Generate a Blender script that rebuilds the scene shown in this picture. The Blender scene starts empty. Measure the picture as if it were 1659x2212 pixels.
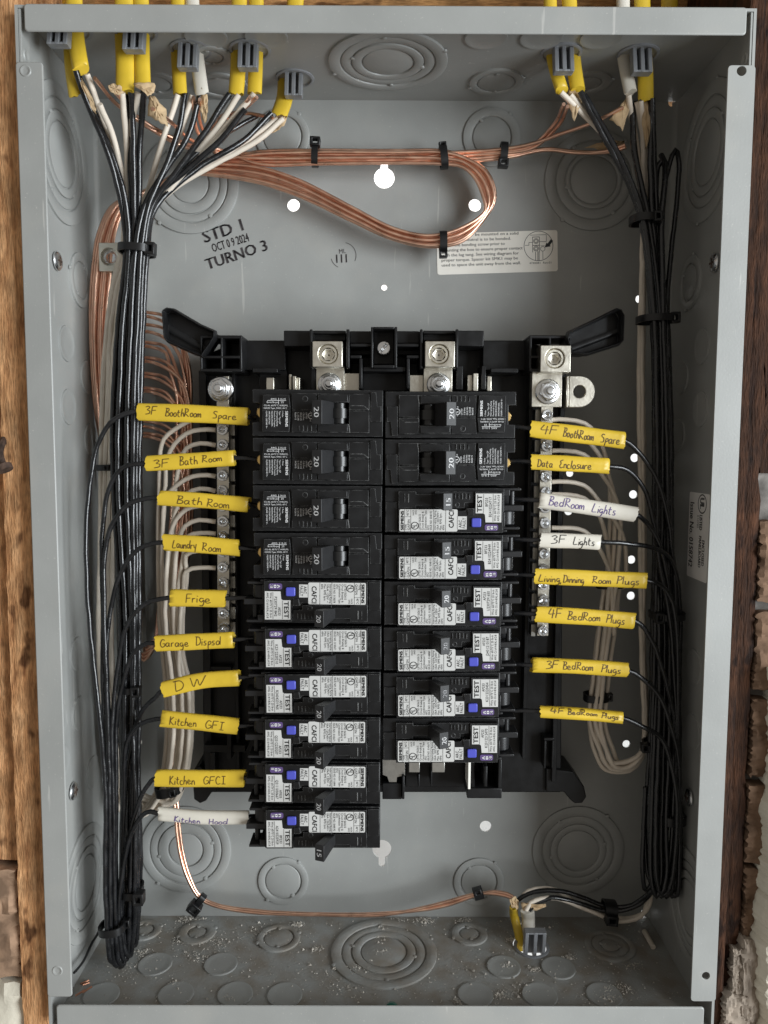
import bpy, bmesh, math, random
from math import radians, sin, cos, pi, sqrt, atan2, asin
from mathutils import Vector, Matrix, noise
random.seed(7)
S = 0.0254                                   # everything below is measured in inches: x right, y up, z towards the viewer
SC = bpy.context.scene
COL = SC.collection
def V(p): return Vector((p[0]*S, -p[2]*S, p[1]*S))

# ------------------------------------------------------------------ camera
CF = 3063.35/3072*1659                       # focal length in units of a 1659-wide picture
CC = (-0.01976, 1.98894, 15.40131)
CR = Matrix(((0.99999018, 0.00425928, 0.00122573), (-0.00414208, 0.99650026, -0.08348696), (-0.00157703, 0.08348106, 0.99650812)))
cd = bpy.data.cameras.new('camera'); cam = bpy.data.objects.new('camera', cd); COL.objects.link(cam)
cd.sensor_fit = 'HORIZONTAL'; cd.sensor_width = 36; cd.lens = 36*CF/1659; cd.clip_start = .005; cd.clip_end = 50
_B = Matrix(((1, 0, 0), (0, 0, -1), (0, 1, 0)))
cam.matrix_world = Matrix.Translation(V(CC)) @ (_B @ CR.transposed()).to_4x4()
SC.camera = cam
def at(x, y, z=None, X=None, Y=None):        # where the sight line through a picture point meets a plane of the box
    d = CR.transposed() @ Vector(((x-829.5)/CF, -(y-1106)/CF, -1))
    t = (X-CC[0])/d[0] if X is not None else (Y-CC[1])/d[1] if Y is not None else (z-CC[2])/d[2]
    return (CC[0]+d[0]*t, CC[1]+d[1]*t, CC[2]+d[2]*t)

# ------------------------------------------------------------------ light
w = bpy.data.worlds.new('World'); SC.world = w; w.use_nodes = True
w.node_tree.nodes['Background'].inputs[0].default_value = (1, .93, .84, 1)
w.node_tree.nodes['Background'].inputs[1].default_value = .30
def area(name, loc, aim, sx, sy, power, col):
    l = bpy.data.lights.new(name, 'AREA'); l.shape = 'RECTANGLE'; l.size = sx*S; l.size_y = sy*S; l.energy = power; l.color = col
    o = bpy.data.objects.new(name, l); COL.objects.link(o); o.location = V(loc)
    o.rotation_euler = (V(aim)-V(loc)).to_track_quat('-Z', 'Y').to_euler()
    return o
area('window_light', (52, 0, 40), (0, -2, -2), 36, 42, 48, (.90, .96, 1))
area('room_beyond_light', (0, 16, -9), (0, -2, -14), 20, 6, 3.2, (1, 1, 1))
SC.view_settings.view_transform = 'Standard'; SC.view_settings.look = 'None'; SC.view_settings.exposure = 0; SC.view_settings.gamma = 1

# ------------------------------------------------------------------ materials
M = {}
def mat(name, col, rough=.5, metal=0, var=.0, vscale=20, bump=0, bscale=80, spec=.5, col2=None, stretch=(1, 1, 1), rvar=0, contrast=(.35, .65)):
    m = bpy.data.materials.new(name); m.use_nodes = True; M[name] = m
    nt = m.node_tree; b = nt.nodes['Principled BSDF']; L = nt.links.new
    b.inputs['Base Color'].default_value = (*col, 1); b.inputs['Roughness'].default_value = rough; b.inputs['Metallic'].default_value = metal
    b.inputs['Specular IOR Level'].default_value = spec
    if not (var or bump or col2 or rvar): return m
    tc = nt.nodes.new('ShaderNodeTexCoord'); mp = nt.nodes.new('ShaderNodeMapping'); L(tc.outputs['Object'], mp.inputs[0]); mp.inputs['Scale'].default_value = stretch
    n = nt.nodes.new('ShaderNodeTexNoise'); n.inputs['Scale'].default_value = vscale/S/8; n.inputs['Detail'].default_value = 5; L(mp.outputs[0], n.inputs[0])
    if var or col2:
        r = nt.nodes.new('ShaderNodeValToRGB'); L(n.outputs[0], r.inputs[0])
        c2 = col2 or tuple(c*(1+var) for c in col); c1 = col if col2 else tuple(c*(1-var) for c in col)
        r.color_ramp.elements[0].color = (*c1, 1); r.color_ramp.elements[1].color = (*c2, 1)
        r.color_ramp.elements[0].position, r.color_ramp.elements[1].position = contrast
        L(r.outputs[0], b.inputs['Base Color'])
    if rvar:
        mr = nt.nodes.new('ShaderNodeMapRange'); L(n.outputs[0], mr.inputs[0]); mr.inputs[1].default_value = .3; mr.inputs[2].default_value = .7
        mr.inputs[3].default_value = rough-rvar; mr.inputs[4].default_value = rough+rvar; L(mr.outputs[0], b.inputs['Roughness'])
    if bump:
        n2 = nt.nodes.new('ShaderNodeTexNoise'); n2.inputs['Scale'].default_value = bscale/S/8; n2.inputs['Detail'].default_value = 4; L(mp.outputs[0], n2.inputs[0])
        bp = nt.nodes.new('ShaderNodeBump'); bp.inputs['Strength'].default_value = bump; bp.inputs['Distance'].default_value = .0008; L(n2.outputs[0], bp.inputs['Height']); L(bp.outputs[0], b.inputs['Normal'])
    return m
GREY = (.315, .320, .308)
mat('gray_enamel', GREY, .42, var=.06, vscale=5, bump=.06, bscale=180, rvar=.06)
def wear(m, speck=.5):
    nt = m.node_tree; b = nt.nodes['Principled BSDF']; L = nt.links.new; src = b.inputs['Base Color'].links[0].from_socket
    tc = nt.nodes.new('ShaderNodeTexCoord'); prev = src
    for sc, lo, hi, col, fac, st in ((900, .69, .74, (.50, .49, .45), .55, (1, 1, 1)), (26, .55, .80, (.40, .385, .35), .45, (1, 1, 1)), (300, .70, .73, (.52, .51, .48), .5, (1, 1, .07))):
        mp = nt.nodes.new('ShaderNodeMapping'); mp.inputs['Scale'].default_value = st; mp.inputs['Rotation'].default_value = (.3, .5, .2) if st[2] < 1 else (0, 0, 0); L(tc.outputs['Object'], mp.inputs[0])
        n = nt.nodes.new('ShaderNodeTexNoise'); n.inputs['Scale'].default_value = sc; n.inputs['Detail'].default_value = 3; L(mp.outputs[0], n.inputs[0])
        mr = nt.nodes.new('ShaderNodeMapRange'); mr.inputs[1].default_value = lo; mr.inputs[2].default_value = hi; mr.inputs[4].default_value = fac; L(n.outputs[0], mr.inputs[0])
        mx = nt.nodes.new('ShaderNodeMixRGB'); L(mr.outputs[0], mx.inputs[0]); L(prev, mx.inputs[1]); mx.inputs[2].default_value = (*col, 1); prev = mx.outputs[0]
    L(prev, b.inputs['Base Color'])
wear(M['gray_enamel'])
m = mat('dusty_enamel', GREY, .6, col2=(.25, .225, .19), vscale=14, bump=.35, bscale=120, contrast=(.36, .66))
mat('black_plastic', (.009, .009, .0095), .38, spec=.32, var=.15, vscale=30, bump=.06, bscale=300, rvar=.06)
mat('breaker_plastic', (.009, .009, .0095), .40, spec=.32, var=.12, vscale=30, bump=.10, bscale=400, rvar=.06)
mat('dark_gray_plastic', (.015, .015, .016), .36, spec=.45, var=.15, vscale=30, bump=.08, bscale=300)
mat('handle_plastic', (.016, .016, .017), .50, spec=.42, var=.1, vscale=40, bump=.10, bscale=300)
mat('pivot_plastic', (.014, .014, .014), .32)
mat('clamp_plastic', (.23, .237, .25), .42, var=.1, vscale=30, bump=.05)
mat('tie_nylon', (.007, .007, .0075), .38, bump=.05)
mat('black_insulation', (.009, .0093, .0105), .25, spec=.65, var=.3, vscale=30, bump=.2, bscale=60, rvar=.10)
mat('white_insulation', (.72, .64, .54), .42, var=.06, vscale=20, bump=.05)
mat('yellow_jacket', (.66, .45, .035), .38, var=.08, vscale=10, bump=.35, bscale=22)
mat('white_jacket', (.66, .62, .54), .45, var=.05, vscale=10, bump=.12, bscale=60)
mat('kraft_paper', (.50, .36, .21), .8, var=.18, vscale=25, bump=.5, bscale=60)
mat('bare_copper', (.95, .585, .43), .33, 1, var=.14, vscale=22, bump=.05, bscale=60, rvar=.07)
mat('dull_copper', (.45, .22, .14), .5, .8, var=.2, vscale=40)
mat('tinned_aluminium', (.71, .675, .59), .36, 1, var=.06, vscale=30, bump=.10, bscale=160, rvar=.06)
mat('zinc_steel', (.82, .83, .84), .28, 1, var=.1, vscale=40, bump=.08, bscale=120, rvar=.08)
mat('bus_metal', (.50, .49, .46), .38, 1, var=.1, vscale=40, bump=.05)
mat('brass', (.85, .58, .22), .32, 1, var=.1, vscale=40)
mat('sticker_white', (.57, .565, .545), .45, var=.03, vscale=20)
mat('sticker_silver', (.90, .88, .85), .5, 0, var=.03, vscale=20)
mat('sticker_cream', (.86, .83, .76), .5, var=.03, vscale=20)
mat('ink_black', (.012, .012, .013), .5)
mat('ink_stamp', (.030, .024, .026), .6, col2=(.085, .078, .078), vscale=60)
mat('ink_ghost', (.27, .275, .265), .5)
mat('ink_white', (.74, .74, .74), .5)
mat('ink_worn', (.36, .36, .37), .5)
mat('ink_brown', (.10, .055, .012), .5)
mat('ink_purple', (.10, .06, .22), .5)
mat('button_blue', (.075, .085, .48), .38, var=.06, vscale=30)
mat('tag_purple', (.105, .065, .19), .4)
mat('green_paint', (.01, .13, .09), .35)
mat('wallboard', (.80, .80, .79), .8, var=.02, vscale=10)
mat('plaster', (.68, .63, .52), .85, var=.06, vscale=6, bump=.5, bscale=60)
mat('plaster_core', (.27, .22, .175), .95, var=.3, vscale=14, bump=.5, bscale=30)
mat('mortar', (.20, .185, .17), .95, var=.4, vscale=14, bump=.7, bscale=30, spec=.2)
mat('brick_clay', (.17, .105, .068), .95, var=.4, vscale=14, bump=.7, bscale=30, spec=.2)
mat('old_brick', (.34, .22, .145), .95, var=.4, vscale=16, bump=.8, bscale=30, spec=.2)
mat('rust', (.055, .032, .022), .8, var=.5, vscale=60, bump=.8)
mat('dust_grit', (.50, .465, .41), .95, var=.4, vscale=60)
def wood(name, c1, c2, c3, sc, vert=True, knot=.0):
    m = bpy.data.materials.new(name); m.use_nodes = True; M[name] = m
    nt = m.node_tree; b = nt.nodes['Principled BSDF']; L = nt.links.new; b.inputs['Roughness'].default_value = .78; b.inputs['Specular IOR Level'].default_value = .2
    tc = nt.nodes.new('ShaderNodeTexCoord'); mp = nt.nodes.new('ShaderNodeMapping'); L(tc.outputs['Object'], mp.inputs[0])
    mp.inputs['Scale'].default_value = (7, 7, 1) if vert else (1, 7, 7)
    n = nt.nodes.new('ShaderNodeTexNoise'); n.inputs['Scale'].default_value = sc; n.inputs['Detail'].default_value = 8; n.inputs['Distortion'].default_value = .35; L(mp.outputs[0], n.inputs[0])
    r = nt.nodes.new('ShaderNodeValToRGB'); L(n.outputs[0], r.inputs[0])
    r.color_ramp.elements[0].color = (*c1, 1); r.color_ramp.elements[0].position = .3; r.color_ramp.elements[1].color = (*c2, 1); r.color_ramp.elements[1].position = .7
    e = r.color_ramp.elements.new(.5); e.color = (*c3, 1)
    n3 = nt.nodes.new('ShaderNodeTexNoise'); n3.inputs['Scale'].default_value = 60; n3.inputs['Detail'].default_value = 6; L(tc.outputs['Object'], n3.inputs[0])
    r3 = nt.nodes.new('ShaderNodeValToRGB'); L(n3.outputs[0], r3.inputs[0]); r3.color_ramp.elements[0].position = .38-knot*.1; r3.color_ramp.elements[1].position = .62
    r3.color_ramp.elements[0].color = (.42, .40, .38, 1); r3.color_ramp.elements[1].color = (1.12, 1.08, 1.05, 1)
    mx = nt.nodes.new('ShaderNodeMixRGB'); mx.blend_type = 'MULTIPLY'; mx.inputs[0].default_value = .6; L(r.outputs[0], mx.inputs[1]); L(r3.outputs[0], mx.inputs[2]); 
    n5 = nt.nodes.new('ShaderNodeTexNoise'); n5.inputs['Scale'].default_value = 170; n5.inputs['Detail'].default_value = 4; L(mp.outputs[0], n5.inputs[0])
    r5 = nt.nodes.new('ShaderNodeValToRGB'); L(n5.outputs[0], r5.inputs[0]); r5.color_ramp.elements[0].position = .36; r5.color_ramp.elements[1].position = .62; r5.color_ramp.elements[0].color = (.55, .52, .5, 1); r5.color_ramp.elements[1].color = (1.1, 1.08, 1.06, 1)
    m5 = nt.nodes.new('ShaderNodeMixRGB'); m5.blend_type = 'MULTIPLY'; m5.inputs[0].default_value = .75; L(mx.outputs[0], m5.inputs[1]); L(r5.outputs[0], m5.inputs[2]); mx = m5
    n4 = nt.nodes.new('ShaderNodeTexNoise'); n4.inputs['Scale'].default_value = 70; n4.inputs['Detail'].default_value = 3; mp4 = nt.nodes.new('ShaderNodeMapping'); L(tc.outputs['Object'], mp4.inputs[0]); mp4.inputs['Scale'].default_value = (1, 1, .55) if vert else (.4, 1, 1); L(mp4.outputs[0], n4.inputs[0])
    r4 = nt.nodes.new('ShaderNodeValToRGB'); L(n4.outputs[0], r4.inputs[0]); r4.color_ramp.elements[0].position = .335; r4.color_ramp.elements[0].color = (.16, .12, .10, 1); r4.color_ramp.elements[1].position = .40; r4.color_ramp.elements[1].color = (1, 1, 1, 1)
    m4 = nt.nodes.new('ShaderNodeMixRGB'); m4.blend_type = 'MULTIPLY'; m4.inputs[0].default_value = .85; L(mx.outputs[0], m4.inputs[1]); L(r4.outputs[0], m4.inputs[2]); L(m4.outputs[0], b.inputs['Base Color'])
    bp = nt.nodes.new('ShaderNodeBump'); bp.inputs['Strength'].default_value = .9; bp.inputs['Distance'].default_value = .0016; ma = nt.nodes.new('ShaderNodeMath'); ma.operation = 'MULTIPLY_ADD'; L(n5.outputs[0], ma.inputs[0]); ma.inputs[1].default_value = .6; L(n.outputs[0], ma.inputs[2]); L(ma.outputs[0], bp.inputs['Height']); L(bp.outputs[0], b.inputs['Normal'])
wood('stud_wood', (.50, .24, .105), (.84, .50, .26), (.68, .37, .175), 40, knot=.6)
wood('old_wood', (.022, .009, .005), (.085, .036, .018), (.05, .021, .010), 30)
wood('plate_wood', (.28, .13, .045), (.58, .33, .14), (.45, .24, .095), 14, False)

def edge_wear(m, r, col, amt):                # rubbed edges: paler where the surface turns sharply
    nt = m.node_tree; b = nt.nodes['Principled BSDF']; L = nt.links.new; src = b.inputs['Base Color'].links[0].from_socket
    bv = nt.nodes.new('ShaderNodeBevel'); bv.samples = 6; bv.inputs[0].default_value = r*S; g = nt.nodes.new('ShaderNodeNewGeometry')
    d = nt.nodes.new('ShaderNodeVectorMath'); d.operation = 'DOT_PRODUCT'; L(bv.outputs[0], d.inputs[0]); L(g.outputs['Normal'], d.inputs[1])
    tc = nt.nodes.new('ShaderNodeTexCoord'); n = nt.nodes.new('ShaderNodeTexNoise'); n.inputs['Scale'].default_value = 260; L(tc.outputs['Object'], n.inputs[0])
    mr = nt.nodes.new('ShaderNodeMapRange'); mr.inputs[1].default_value = .985; mr.inputs[2].default_value = .88; mr.inputs[4].default_value = amt; L(d.outputs['Value'], mr.inputs[0])
    m2 = nt.nodes.new('ShaderNodeMapRange'); m2.inputs[1].default_value = .38; m2.inputs[2].default_value = .6; L(n.outputs[0], m2.inputs[0])
    mu = nt.nodes.new('ShaderNodeMath'); mu.operation = 'MULTIPLY'; L(mr.outputs[0], mu.inputs[0]); L(m2.outputs[0], mu.inputs[1])
    mx = nt.nodes.new('ShaderNodeMixRGB'); L(mu.outputs[0], mx.inputs[0]); L(src, mx.inputs[1]); mx.inputs[2].default_value = (*col, 1); L(mx.outputs[0], b.inputs['Base Color'])
edge_wear(M['breaker_plastic'], .02, (.30, .30, .295), .95)
edge_wear(M['handle_plastic'], .012, (.16, .16, .155), .6)
edge_wear(M['black_plastic'], .012, (.10, .10, .10), .6)
# ------------------------------------------------------------------ mesh building
class MB:
    def __init__(s): s.v = []; s.f = []
    def add(s, vs, fs):
        k = len(s.v); s.v += [tuple(p) for p in vs]; s.f += [tuple(i+k for i in f) for f in fs]; return s
    def box(s, x0, x1, y0, y1, z0, z1):
        if x0 > x1: x0, x1 = x1, x0
        if y0 > y1: y0, y1 = y1, y0
        if z0 > z1: z0, z1 = z1, z0
        return s.add([(x, y, z) for z in (z0, z1) for y in (y0, y1) for x in (x0, x1)], [(0, 2, 3, 1), (4, 5, 7, 6), (0, 1, 5, 4), (2, 6, 7, 3), (0, 4, 6, 2), (1, 3, 7, 5)])
    def prism(s, poly, z0, z1, holes=(), fr=None, back=True):
        fr = fr or (lambda a, b, c: (a, b, c))
        def area2(p): return sum(p[i-1][0]*p[i][1]-p[i][0]*p[i-1][1] for i in range(len(p)))
        poly = list(poly)
        if area2(poly) < 0: poly.reverse()
        loops = [poly]+[list(h) if area2(h) < 0 else list(h)[::-1] for h in holes]
        if holes:
            bm = bmesh.new(); ed = []
            for lp in loops:
                vs = [bm.verts.new((*p, 0)) for p in lp]; ed += [bm.edges.new((vs[i-1], vs[i])) for i in range(len(vs))]
            bmesh.ops.triangle_fill(bm, use_beauty=True, edges=ed, normal=(0, 0, 1))
            bm.verts.index_update(); P = [v.co[:2] for v in bm.verts]; F = []
            for f in bm.faces:
                ids = [v.index for v in f.verts]
                if f.normal.z < 0: ids.reverse()
                F.append(ids)
            bm.free()
        else: P = poly; F = [list(range(len(P)))]
        n = len(P); vs = [fr(*p, z1) for p in P]+[fr(*p, z0) for p in P]; fs = [tuple(f) for f in F]
        if back: fs += [tuple(i+n for i in reversed(f)) for f in F]
        k = 0
        for lp in loops:
            m = len(lp); fs += [(k+(i+1) % m, k+i, k+i+n, k+(i+1) % m+n) for i in range(m)]; k += m
        return s.add(vs, fs)
    def lathe(s, prof, fr, n=24, cap=True):                          # prof: (radius, height) from outside in; fr(a, b, h)
        vs = []; fs = []
        for r, h in prof:
            for i in range(n): a = 2*pi*i/n; vs.append(fr(r*cos(a), r*sin(a), h))
        for j in range(len(prof)-1):
            for i in range(n): k = (i+1) % n; fs.append((j*n+i, j*n+k, (j+1)*n+k, (j+1)*n+i))
        if cap: fs.append(tuple((len(prof)-1)*n+i for i in range(n)))
        return s.add(vs, fs)
    def tube(s, pts, r, n=8, caps=True, r2=None, up=None):
        pts = [Vector(p) for p in pts]; vs = []; fs = []; N = None
        for i, p in enumerate(pts):
            T = (pts[min(i+1, len(pts)-1)]-pts[max(i-1, 0)])
            T = T.normalized() if T.length > 1e-9 else Vector((0, 1, 0))
            if N is None:
                N = Vector(up) if up else (Vector((0, 0, 1)) if abs(T.z) < .9 else Vector((1, 0, 0)))
            N = (N-T*N.dot(T)); N = N.normalized() if N.length > 1e-6 else T.orthogonal().normalized()
            Bn = T.cross(N)
            q = r(i/(len(pts)-1)) if callable(r) else r
            qb = q if r2 is None else r2
            for k in range(n): a = 2*pi*k/n; vs.append(p+N*(cos(a)*q)+Bn*(sin(a)*qb))
        for i in range(len(pts)-1):
            for k in range(n): l = (k+1) % n; fs.append((i*n+k, i*n+l, (i+1)*n+l, (i+1)*n+k))
        if caps: fs += [tuple(range(n))[::-1], tuple((len(pts)-1)*n+k for k in range(n))]
        return s.add(vs, fs)
    def build(s, name, m, parent=None, origin=(0, 0, 0), bevel=0, smooth=True, ang=40, seg=2):
        me = bpy.data.meshes.new(name); O = Vector(origin)
        me.from_pydata([V(Vector(p)-O) for p in s.v], [], s.f); me.materials.append(M[m])
        if smooth:
            me.polygons.foreach_set('use_smooth', [True]*len(me.polygons)); me.set_sharp_from_angle(angle=radians(ang))
        me.update()
        o = bpy.data.objects.new(name, me); COL.objects.link(o)
        if parent is not None: o.parent = parent; o.location = (0, 0, 0)
        else: o.location = V(origin)
        if bevel:
            b = o.modifiers.new('edge', 'BEVEL'); b.width = bevel*S; b.segments = seg; b.limit_method = 'ANGLE'; b.angle_limit = radians(35); b.harden_normals = False
        return o
def tag(o, label=None, cat=None, group=None, kind=None):
    for k, x in (('label', label), ('category', cat), ('group', group), ('kind', kind)):
        if x: o[k] = x
    return o
def thing(name, label, cat, loc=(0, 0, 0), group=None):
    o = bpy.data.objects.new(name, None); COL.objects.link(o); o.location = V(loc); o.empty_display_size = .01
    return tag(o, label, cat, group)
def copy_tree(o, parent=None):
    c = o.copy(); COL.objects.link(c)
    if parent is not None: c.parent = parent
    for ch in list(o.children): copy_tree(ch, c)
    return c
def spline(pts, step=.14):
    P = [Vector(p) for p in pts]
    if len(P) < 3: return [P[0].lerp(P[-1], i/6) for i in range(7)]
    P = [P[0]*2-P[1]]+P+[P[-1]*2-P[-2]]; out = []
    for i in range(1, len(P)-2):
        a, b, c, d = P[i-1:i+3]; n = max(2, int((c-b).length/step))
        t0 = 0; e = .5
        ta = max((b-a).length, 1e-4)**e; tb = ta+max((c-b).length, 1e-4)**e; td = tb+max((d-c).length, 1e-4)**e
        for k in range(n):
            t = ta+(tb-ta)*k/n
            A1 = a*((ta-t)/ta)+b*(t/ta); A2 = b*((tb-t)/(tb-ta))+c*((t-ta)/(tb-ta)); A3 = c*((td-t)/(td-tb))+d*((t-tb)/(td-tb))
            B1 = A1*((tb-t)/tb)+A2*(t/tb); B2 = A2*((td-t)/(td-ta))+A3*((t-ta)/(td-ta))
            out.append(B1*((tb-t)/(tb-ta))+B2*((t-ta)/(tb-ta)))
    out.append(P[-2]); return out
def circle(cx, cy, r, n=24): return [(cx+r*cos(2*pi*i/n), cy+r*sin(2*pi*i/n)) for i in range(n)]
def arc(cx, cy, r, a0, a1, n): return [(cx+r*cos(radians(a0+(a1-a0)*i/n)), cy+r*sin(radians(a0+(a1-a0)*i/n))) for i in range(n+1)]
def rrect(x0, x1, y0, y1, r, n=4):
    return arc(x1-r, y1-r, r, 0, 90, n)+arc(x0+r, y1-r, r, 90, 180, n)+arc(x0+r, y0+r, r, 180, 270, n)+arc(x1-r, y0+r, r, 270, 360, n)
# printed lettering from the built-in font
_T = {}
def glyphs(sx):
    if sx not in _T:
        c = bpy.data.curves.new('print', 'FONT'); c.body = sx; c.resolution_u = 2
        o = bpy.data.objects.new('print', c); me = bpy.data.meshes.new_from_object(o)
        _T[sx] = ([v.co[:2] for v in me.vertices], [tuple(p.vertices) for p in me.polygons])
        bpy.data.objects.remove(o); bpy.data.curves.remove(c); bpy.data.meshes.remove(me)
    return _T[sx]
_h = max(p[1] for p in glyphs('H')[0])
def text(mb, sx, x, y, h, rot=0, w=None, fr=None, bold=0):           # (x, y): start of the baseline; h: height of a capital
    P, F = glyphs(sx); k = h/_h; x0 = min(p[0] for p in P); wd = (max(p[0] for p in P)-x0)*k; kx = k*(w/wd if w else 1)
    c, s_ = cos(radians(rot)), sin(radians(rot)); vs = []
    for off in ((0,) if not bold else (-bold, bold)):
        vs = []
        for a, b in P:
            a = (a-x0)*kx+off; b *= k; vs.append(fr(x+a*c-b*s_, y+a*s_+b*c) if fr else (x+a*c-b*s_, y+a*s_+b*c, 0))
        mb.add(vs, F)
def stroke(mb, pts, wd, fr):
    n = len(pts); vs = []
    for i, p in enumerate(pts):
        a = pts[max(i-1, 0)]; b = pts[min(i+1, n-1)]; dx, dy = b[0]-a[0], b[1]-a[1]; l = sqrt(dx*dx+dy*dy) or 1
        vs += [fr(p[0]-dy/l*wd/2, p[1]+dx/l*wd/2), fr(p[0]+dy/l*wd/2, p[1]-dx/l*wd/2)]
    mb.add(vs, [(2*i, 2*i+1, 2*i+3, 2*i+2) for i in range(n-1)])
def ring2(mb, cx, cy, r, wd, fr, n=20, ry=None, a0=0, a1=360):
    stroke(mb, [(cx+r*cos(radians(a0+(a1-a0)*i/n)), cy+(ry or r)*sin(radians(a0+(a1-a0)*i/n))) for i in range(n+1)], wd, fr)

# ================================================================== THE BOX
HW, HH, DB, TH = 7.125, 10.426, -3.96, .055
box_ = thing('electrical_panel_box', 'open gray steel breaker panel box recessed between wooden studs', 'electrical panel', (0, -HH, DB))
BO = (0, -HH, DB)
def bpart(mb, name, m, parent=box_, **k): return mb.build(name, m, parent, BO, **k)
def dpix(x, y): p = at(x, y, z=DB+TH); return p[0], p[1]
ppi_back = CF/(CC[2]-DB)
holes = []
kx, ky = dpix(830, 384)
holes.append([(kx-.085, ky+.49), (kx-.085, ky+.235)]+arc(kx, ky, .25, 110, 430, 22)+[(kx+.085, ky+.235), (kx+.085, ky+.49)]+arc(kx, ky+.49, .085, 0, 180, 6)[1:-1])
kx, ky = dpix(825, 1834)
holes.append([(kx+.085, ky-.40), (kx+.085, ky-.235)]+arc(kx, ky, .25, -70, 250, 22)+[(kx-.085, ky-.235), (kx-.085, ky-.40)]+arc(kx, ky-.40, .085, 180, 360, 6)[1:-1])
for x, y, r in ((634, 443, 13), (1026, 443, 13), (830, 621, 6.5), (1381, 646, 8), (1371, 989, 9), (1368, 1068, 9), (1364, 1209, 9), (1363, 1287, 9), (1353, 1607, 8.5), (300, 1603, 7), (1049, 1785, 13), (1231, 1022, 8), (1228, 1104, 9), (1452, 222, 8), (1393, 1973, 10)):
    a, b = dpix(x, y); holes.append(circle(a, b, r/ppi_back, 16))
mb = MB(); mb.prism([(-HW, -HH), (HW, -HH), (HW, HH), (-HW, HH)], DB, DB+TH, holes)
back = bpart(mb, 'back_plate', 'gray_enamel', smooth=False)
mb = MB(); mb.box(-HW, -HW+TH, -HH, HH, DB+TH+.004, -.05); wl = bpart(mb, 'side_wall', 'gray_enamel')
mb = MB(); mb.box(HW-TH, HW, -HH, HH, DB+TH+.004, -.05); wr = bpart(mb, 'side_wall', 'gray_enamel')
mb = MB(); mb.box(-HW+TH+.002, HW-TH-.002, HH-TH, HH, DB+TH+.004, -.05); wt = bpart(mb, 'top_wall', 'gray_enamel')
# floor with an opening under the lower cable clamp
fx, _, fz = at(1146, 2040, Y=-HH+TH)
mb = MB(); mb.prism([(-HW+TH+.002, .05), (HW-TH-.002, .05), (HW-TH-.002, -DB-TH-.004), (-HW+TH+.002, -DB-TH-.004)], -HH, -HH+TH, [circle(fx, -fz, .44, 28)], fr=lambda a, b, c: (a, c, -b))
wb = bpart(mb, 'bottom_wall', 'dusty_enamel', smooth=False)
# rounded inside corners
for sgn in (-1, 1):
    mb = MB(); mb.prism([(sgn*(HW-TH), DB+TH)]+[(sgn*(HW-TH-.12+.12*cos(a)), DB+TH+.12-.12*sin(a)) for a in [i*pi/16 for i in range(9)]], -HH+TH+.01, HH-TH-.01, fr=lambda a, b, c: (a, c, b))
    bpart(mb, 'corner_bend', 'gray_enamel')
# front flanges
def flange(x0, x1, y0, y1, hs, nm='flange'):
    mb = MB(); mb.prism(rrect(x0, x1, y0, y1, .07), -.05, .0, hs); return mb
ly0 = at(130, 2154, z=0)[1]; ly1 = at(60, 133, z=0)[1]
mb = flange(-HW, -HW+.53, ly0, ly1, []); fl = bpart(mb, 'front_flange', 'gray_enamel', bevel=.022)
a = at(1602, 153, z=0); b = at(1525, 2108, z=0)
mb = flange(HW-.53, HW, at(1500, 2163, z=0)[1], ly1, [circle(a[0], a[1], .093), circle(b[0], b[1], .085)]); frr = bpart(mb, 'front_flange', 'gray_enamel', bevel=.022)
tx0 = at(52, 60, z=0)[0]; tx1 = at(1613, 60, z=0)[0]; ty = at(800, 71, z=0)[1]
mb = flange(tx0, tx1, ty, HH, []); bpart(mb, 'front_flange', 'gray_enamel', bevel=.03)
by = at(800, 2174, z=0)[1]; bx0 = at(121, 2180, z=0)[0]; bx1 = at(1522, 2180, z=0)[0]
mb = flange(bx0, bx1, -HH, by, []); bpart(mb, 'front_flange', 'gray_enamel', bevel=.03)
for x, y, f in ((55, 153, fl), (124, 2097, fl)):                       # dimples on the left flange
    p = at(x, y, z=0); mb = MB(); mb.lathe([(.115, .001), (.098, .014), (.075, .012), (.065, .004), (.03, .003)], lambda a, b, h: (p[0]+a, p[1]+b, p[2]+h)); bpart(mb, 'dimple', 'gray_enamel', f)
# folded corner gussets of the top and bottom walls
for sx in (-1, 1):
    mb = MB(); q = HW-TH-.004
    mb.prism([(HH-.06, -.06), (HH-1.9, -.06), (HH-1.15, -.42), (HH-.06, -.42)], q-.05, q, fr=lambda a, b, c: (sx*c, a, b)); bpart(mb, 'corner_gusset', 'gray_enamel', bevel=.01)
    mb = MB(); mb.lathe([(.13, 0), (.11, .02), (.08, .02), (.06, .008)], lambda a, b, h: (sx*(q-.05-h), HH-.85+a, -.25+b)); bpart(mb, 'dimple', 'gray_enamel')
# knockouts
def knock(parent, fr, radii, m='gray_enamel', tabs=True, rot=0, solid=False):
    mb = MB(); R = radii[0]; lv = [.046, .012]; hs = []
    prof = [(R, .0)]
    if solid: prof += [(R-.006, .034), (R-.03, .038), (R-.07, .026), (R*.5, .024), (.02, .024)]
    else:
        for i, r in enumerate(radii):
            h = (.050, .034)[i % 2]; nx = radii[i+1] if i+1 < len(radii) else 0
            prof += [(r-.006, h-.006), (r-.02, h)]
            prof += [(nx+.040, h), (nx+.030, h-.008), (nx+.024, .004), (nx, .004)] if nx else [(.05, h), (.02, h)]
    mb.lathe(prof, fr, 48)
    if tabs and not solid:
        for i, r in enumerate(radii[:3]):
            for k in range(2):
                a = rot+pi*k+i*1.25; c = (r*cos(a), r*sin(a)); mb.lathe([(.055, .02), (.045, .055), (.02, .062)], lambda x, y, h: fr(c[0]+x, c[1]+y, h), 8)
    return bpart(mb, 'knockout', m, parent, ang=55)
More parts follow.
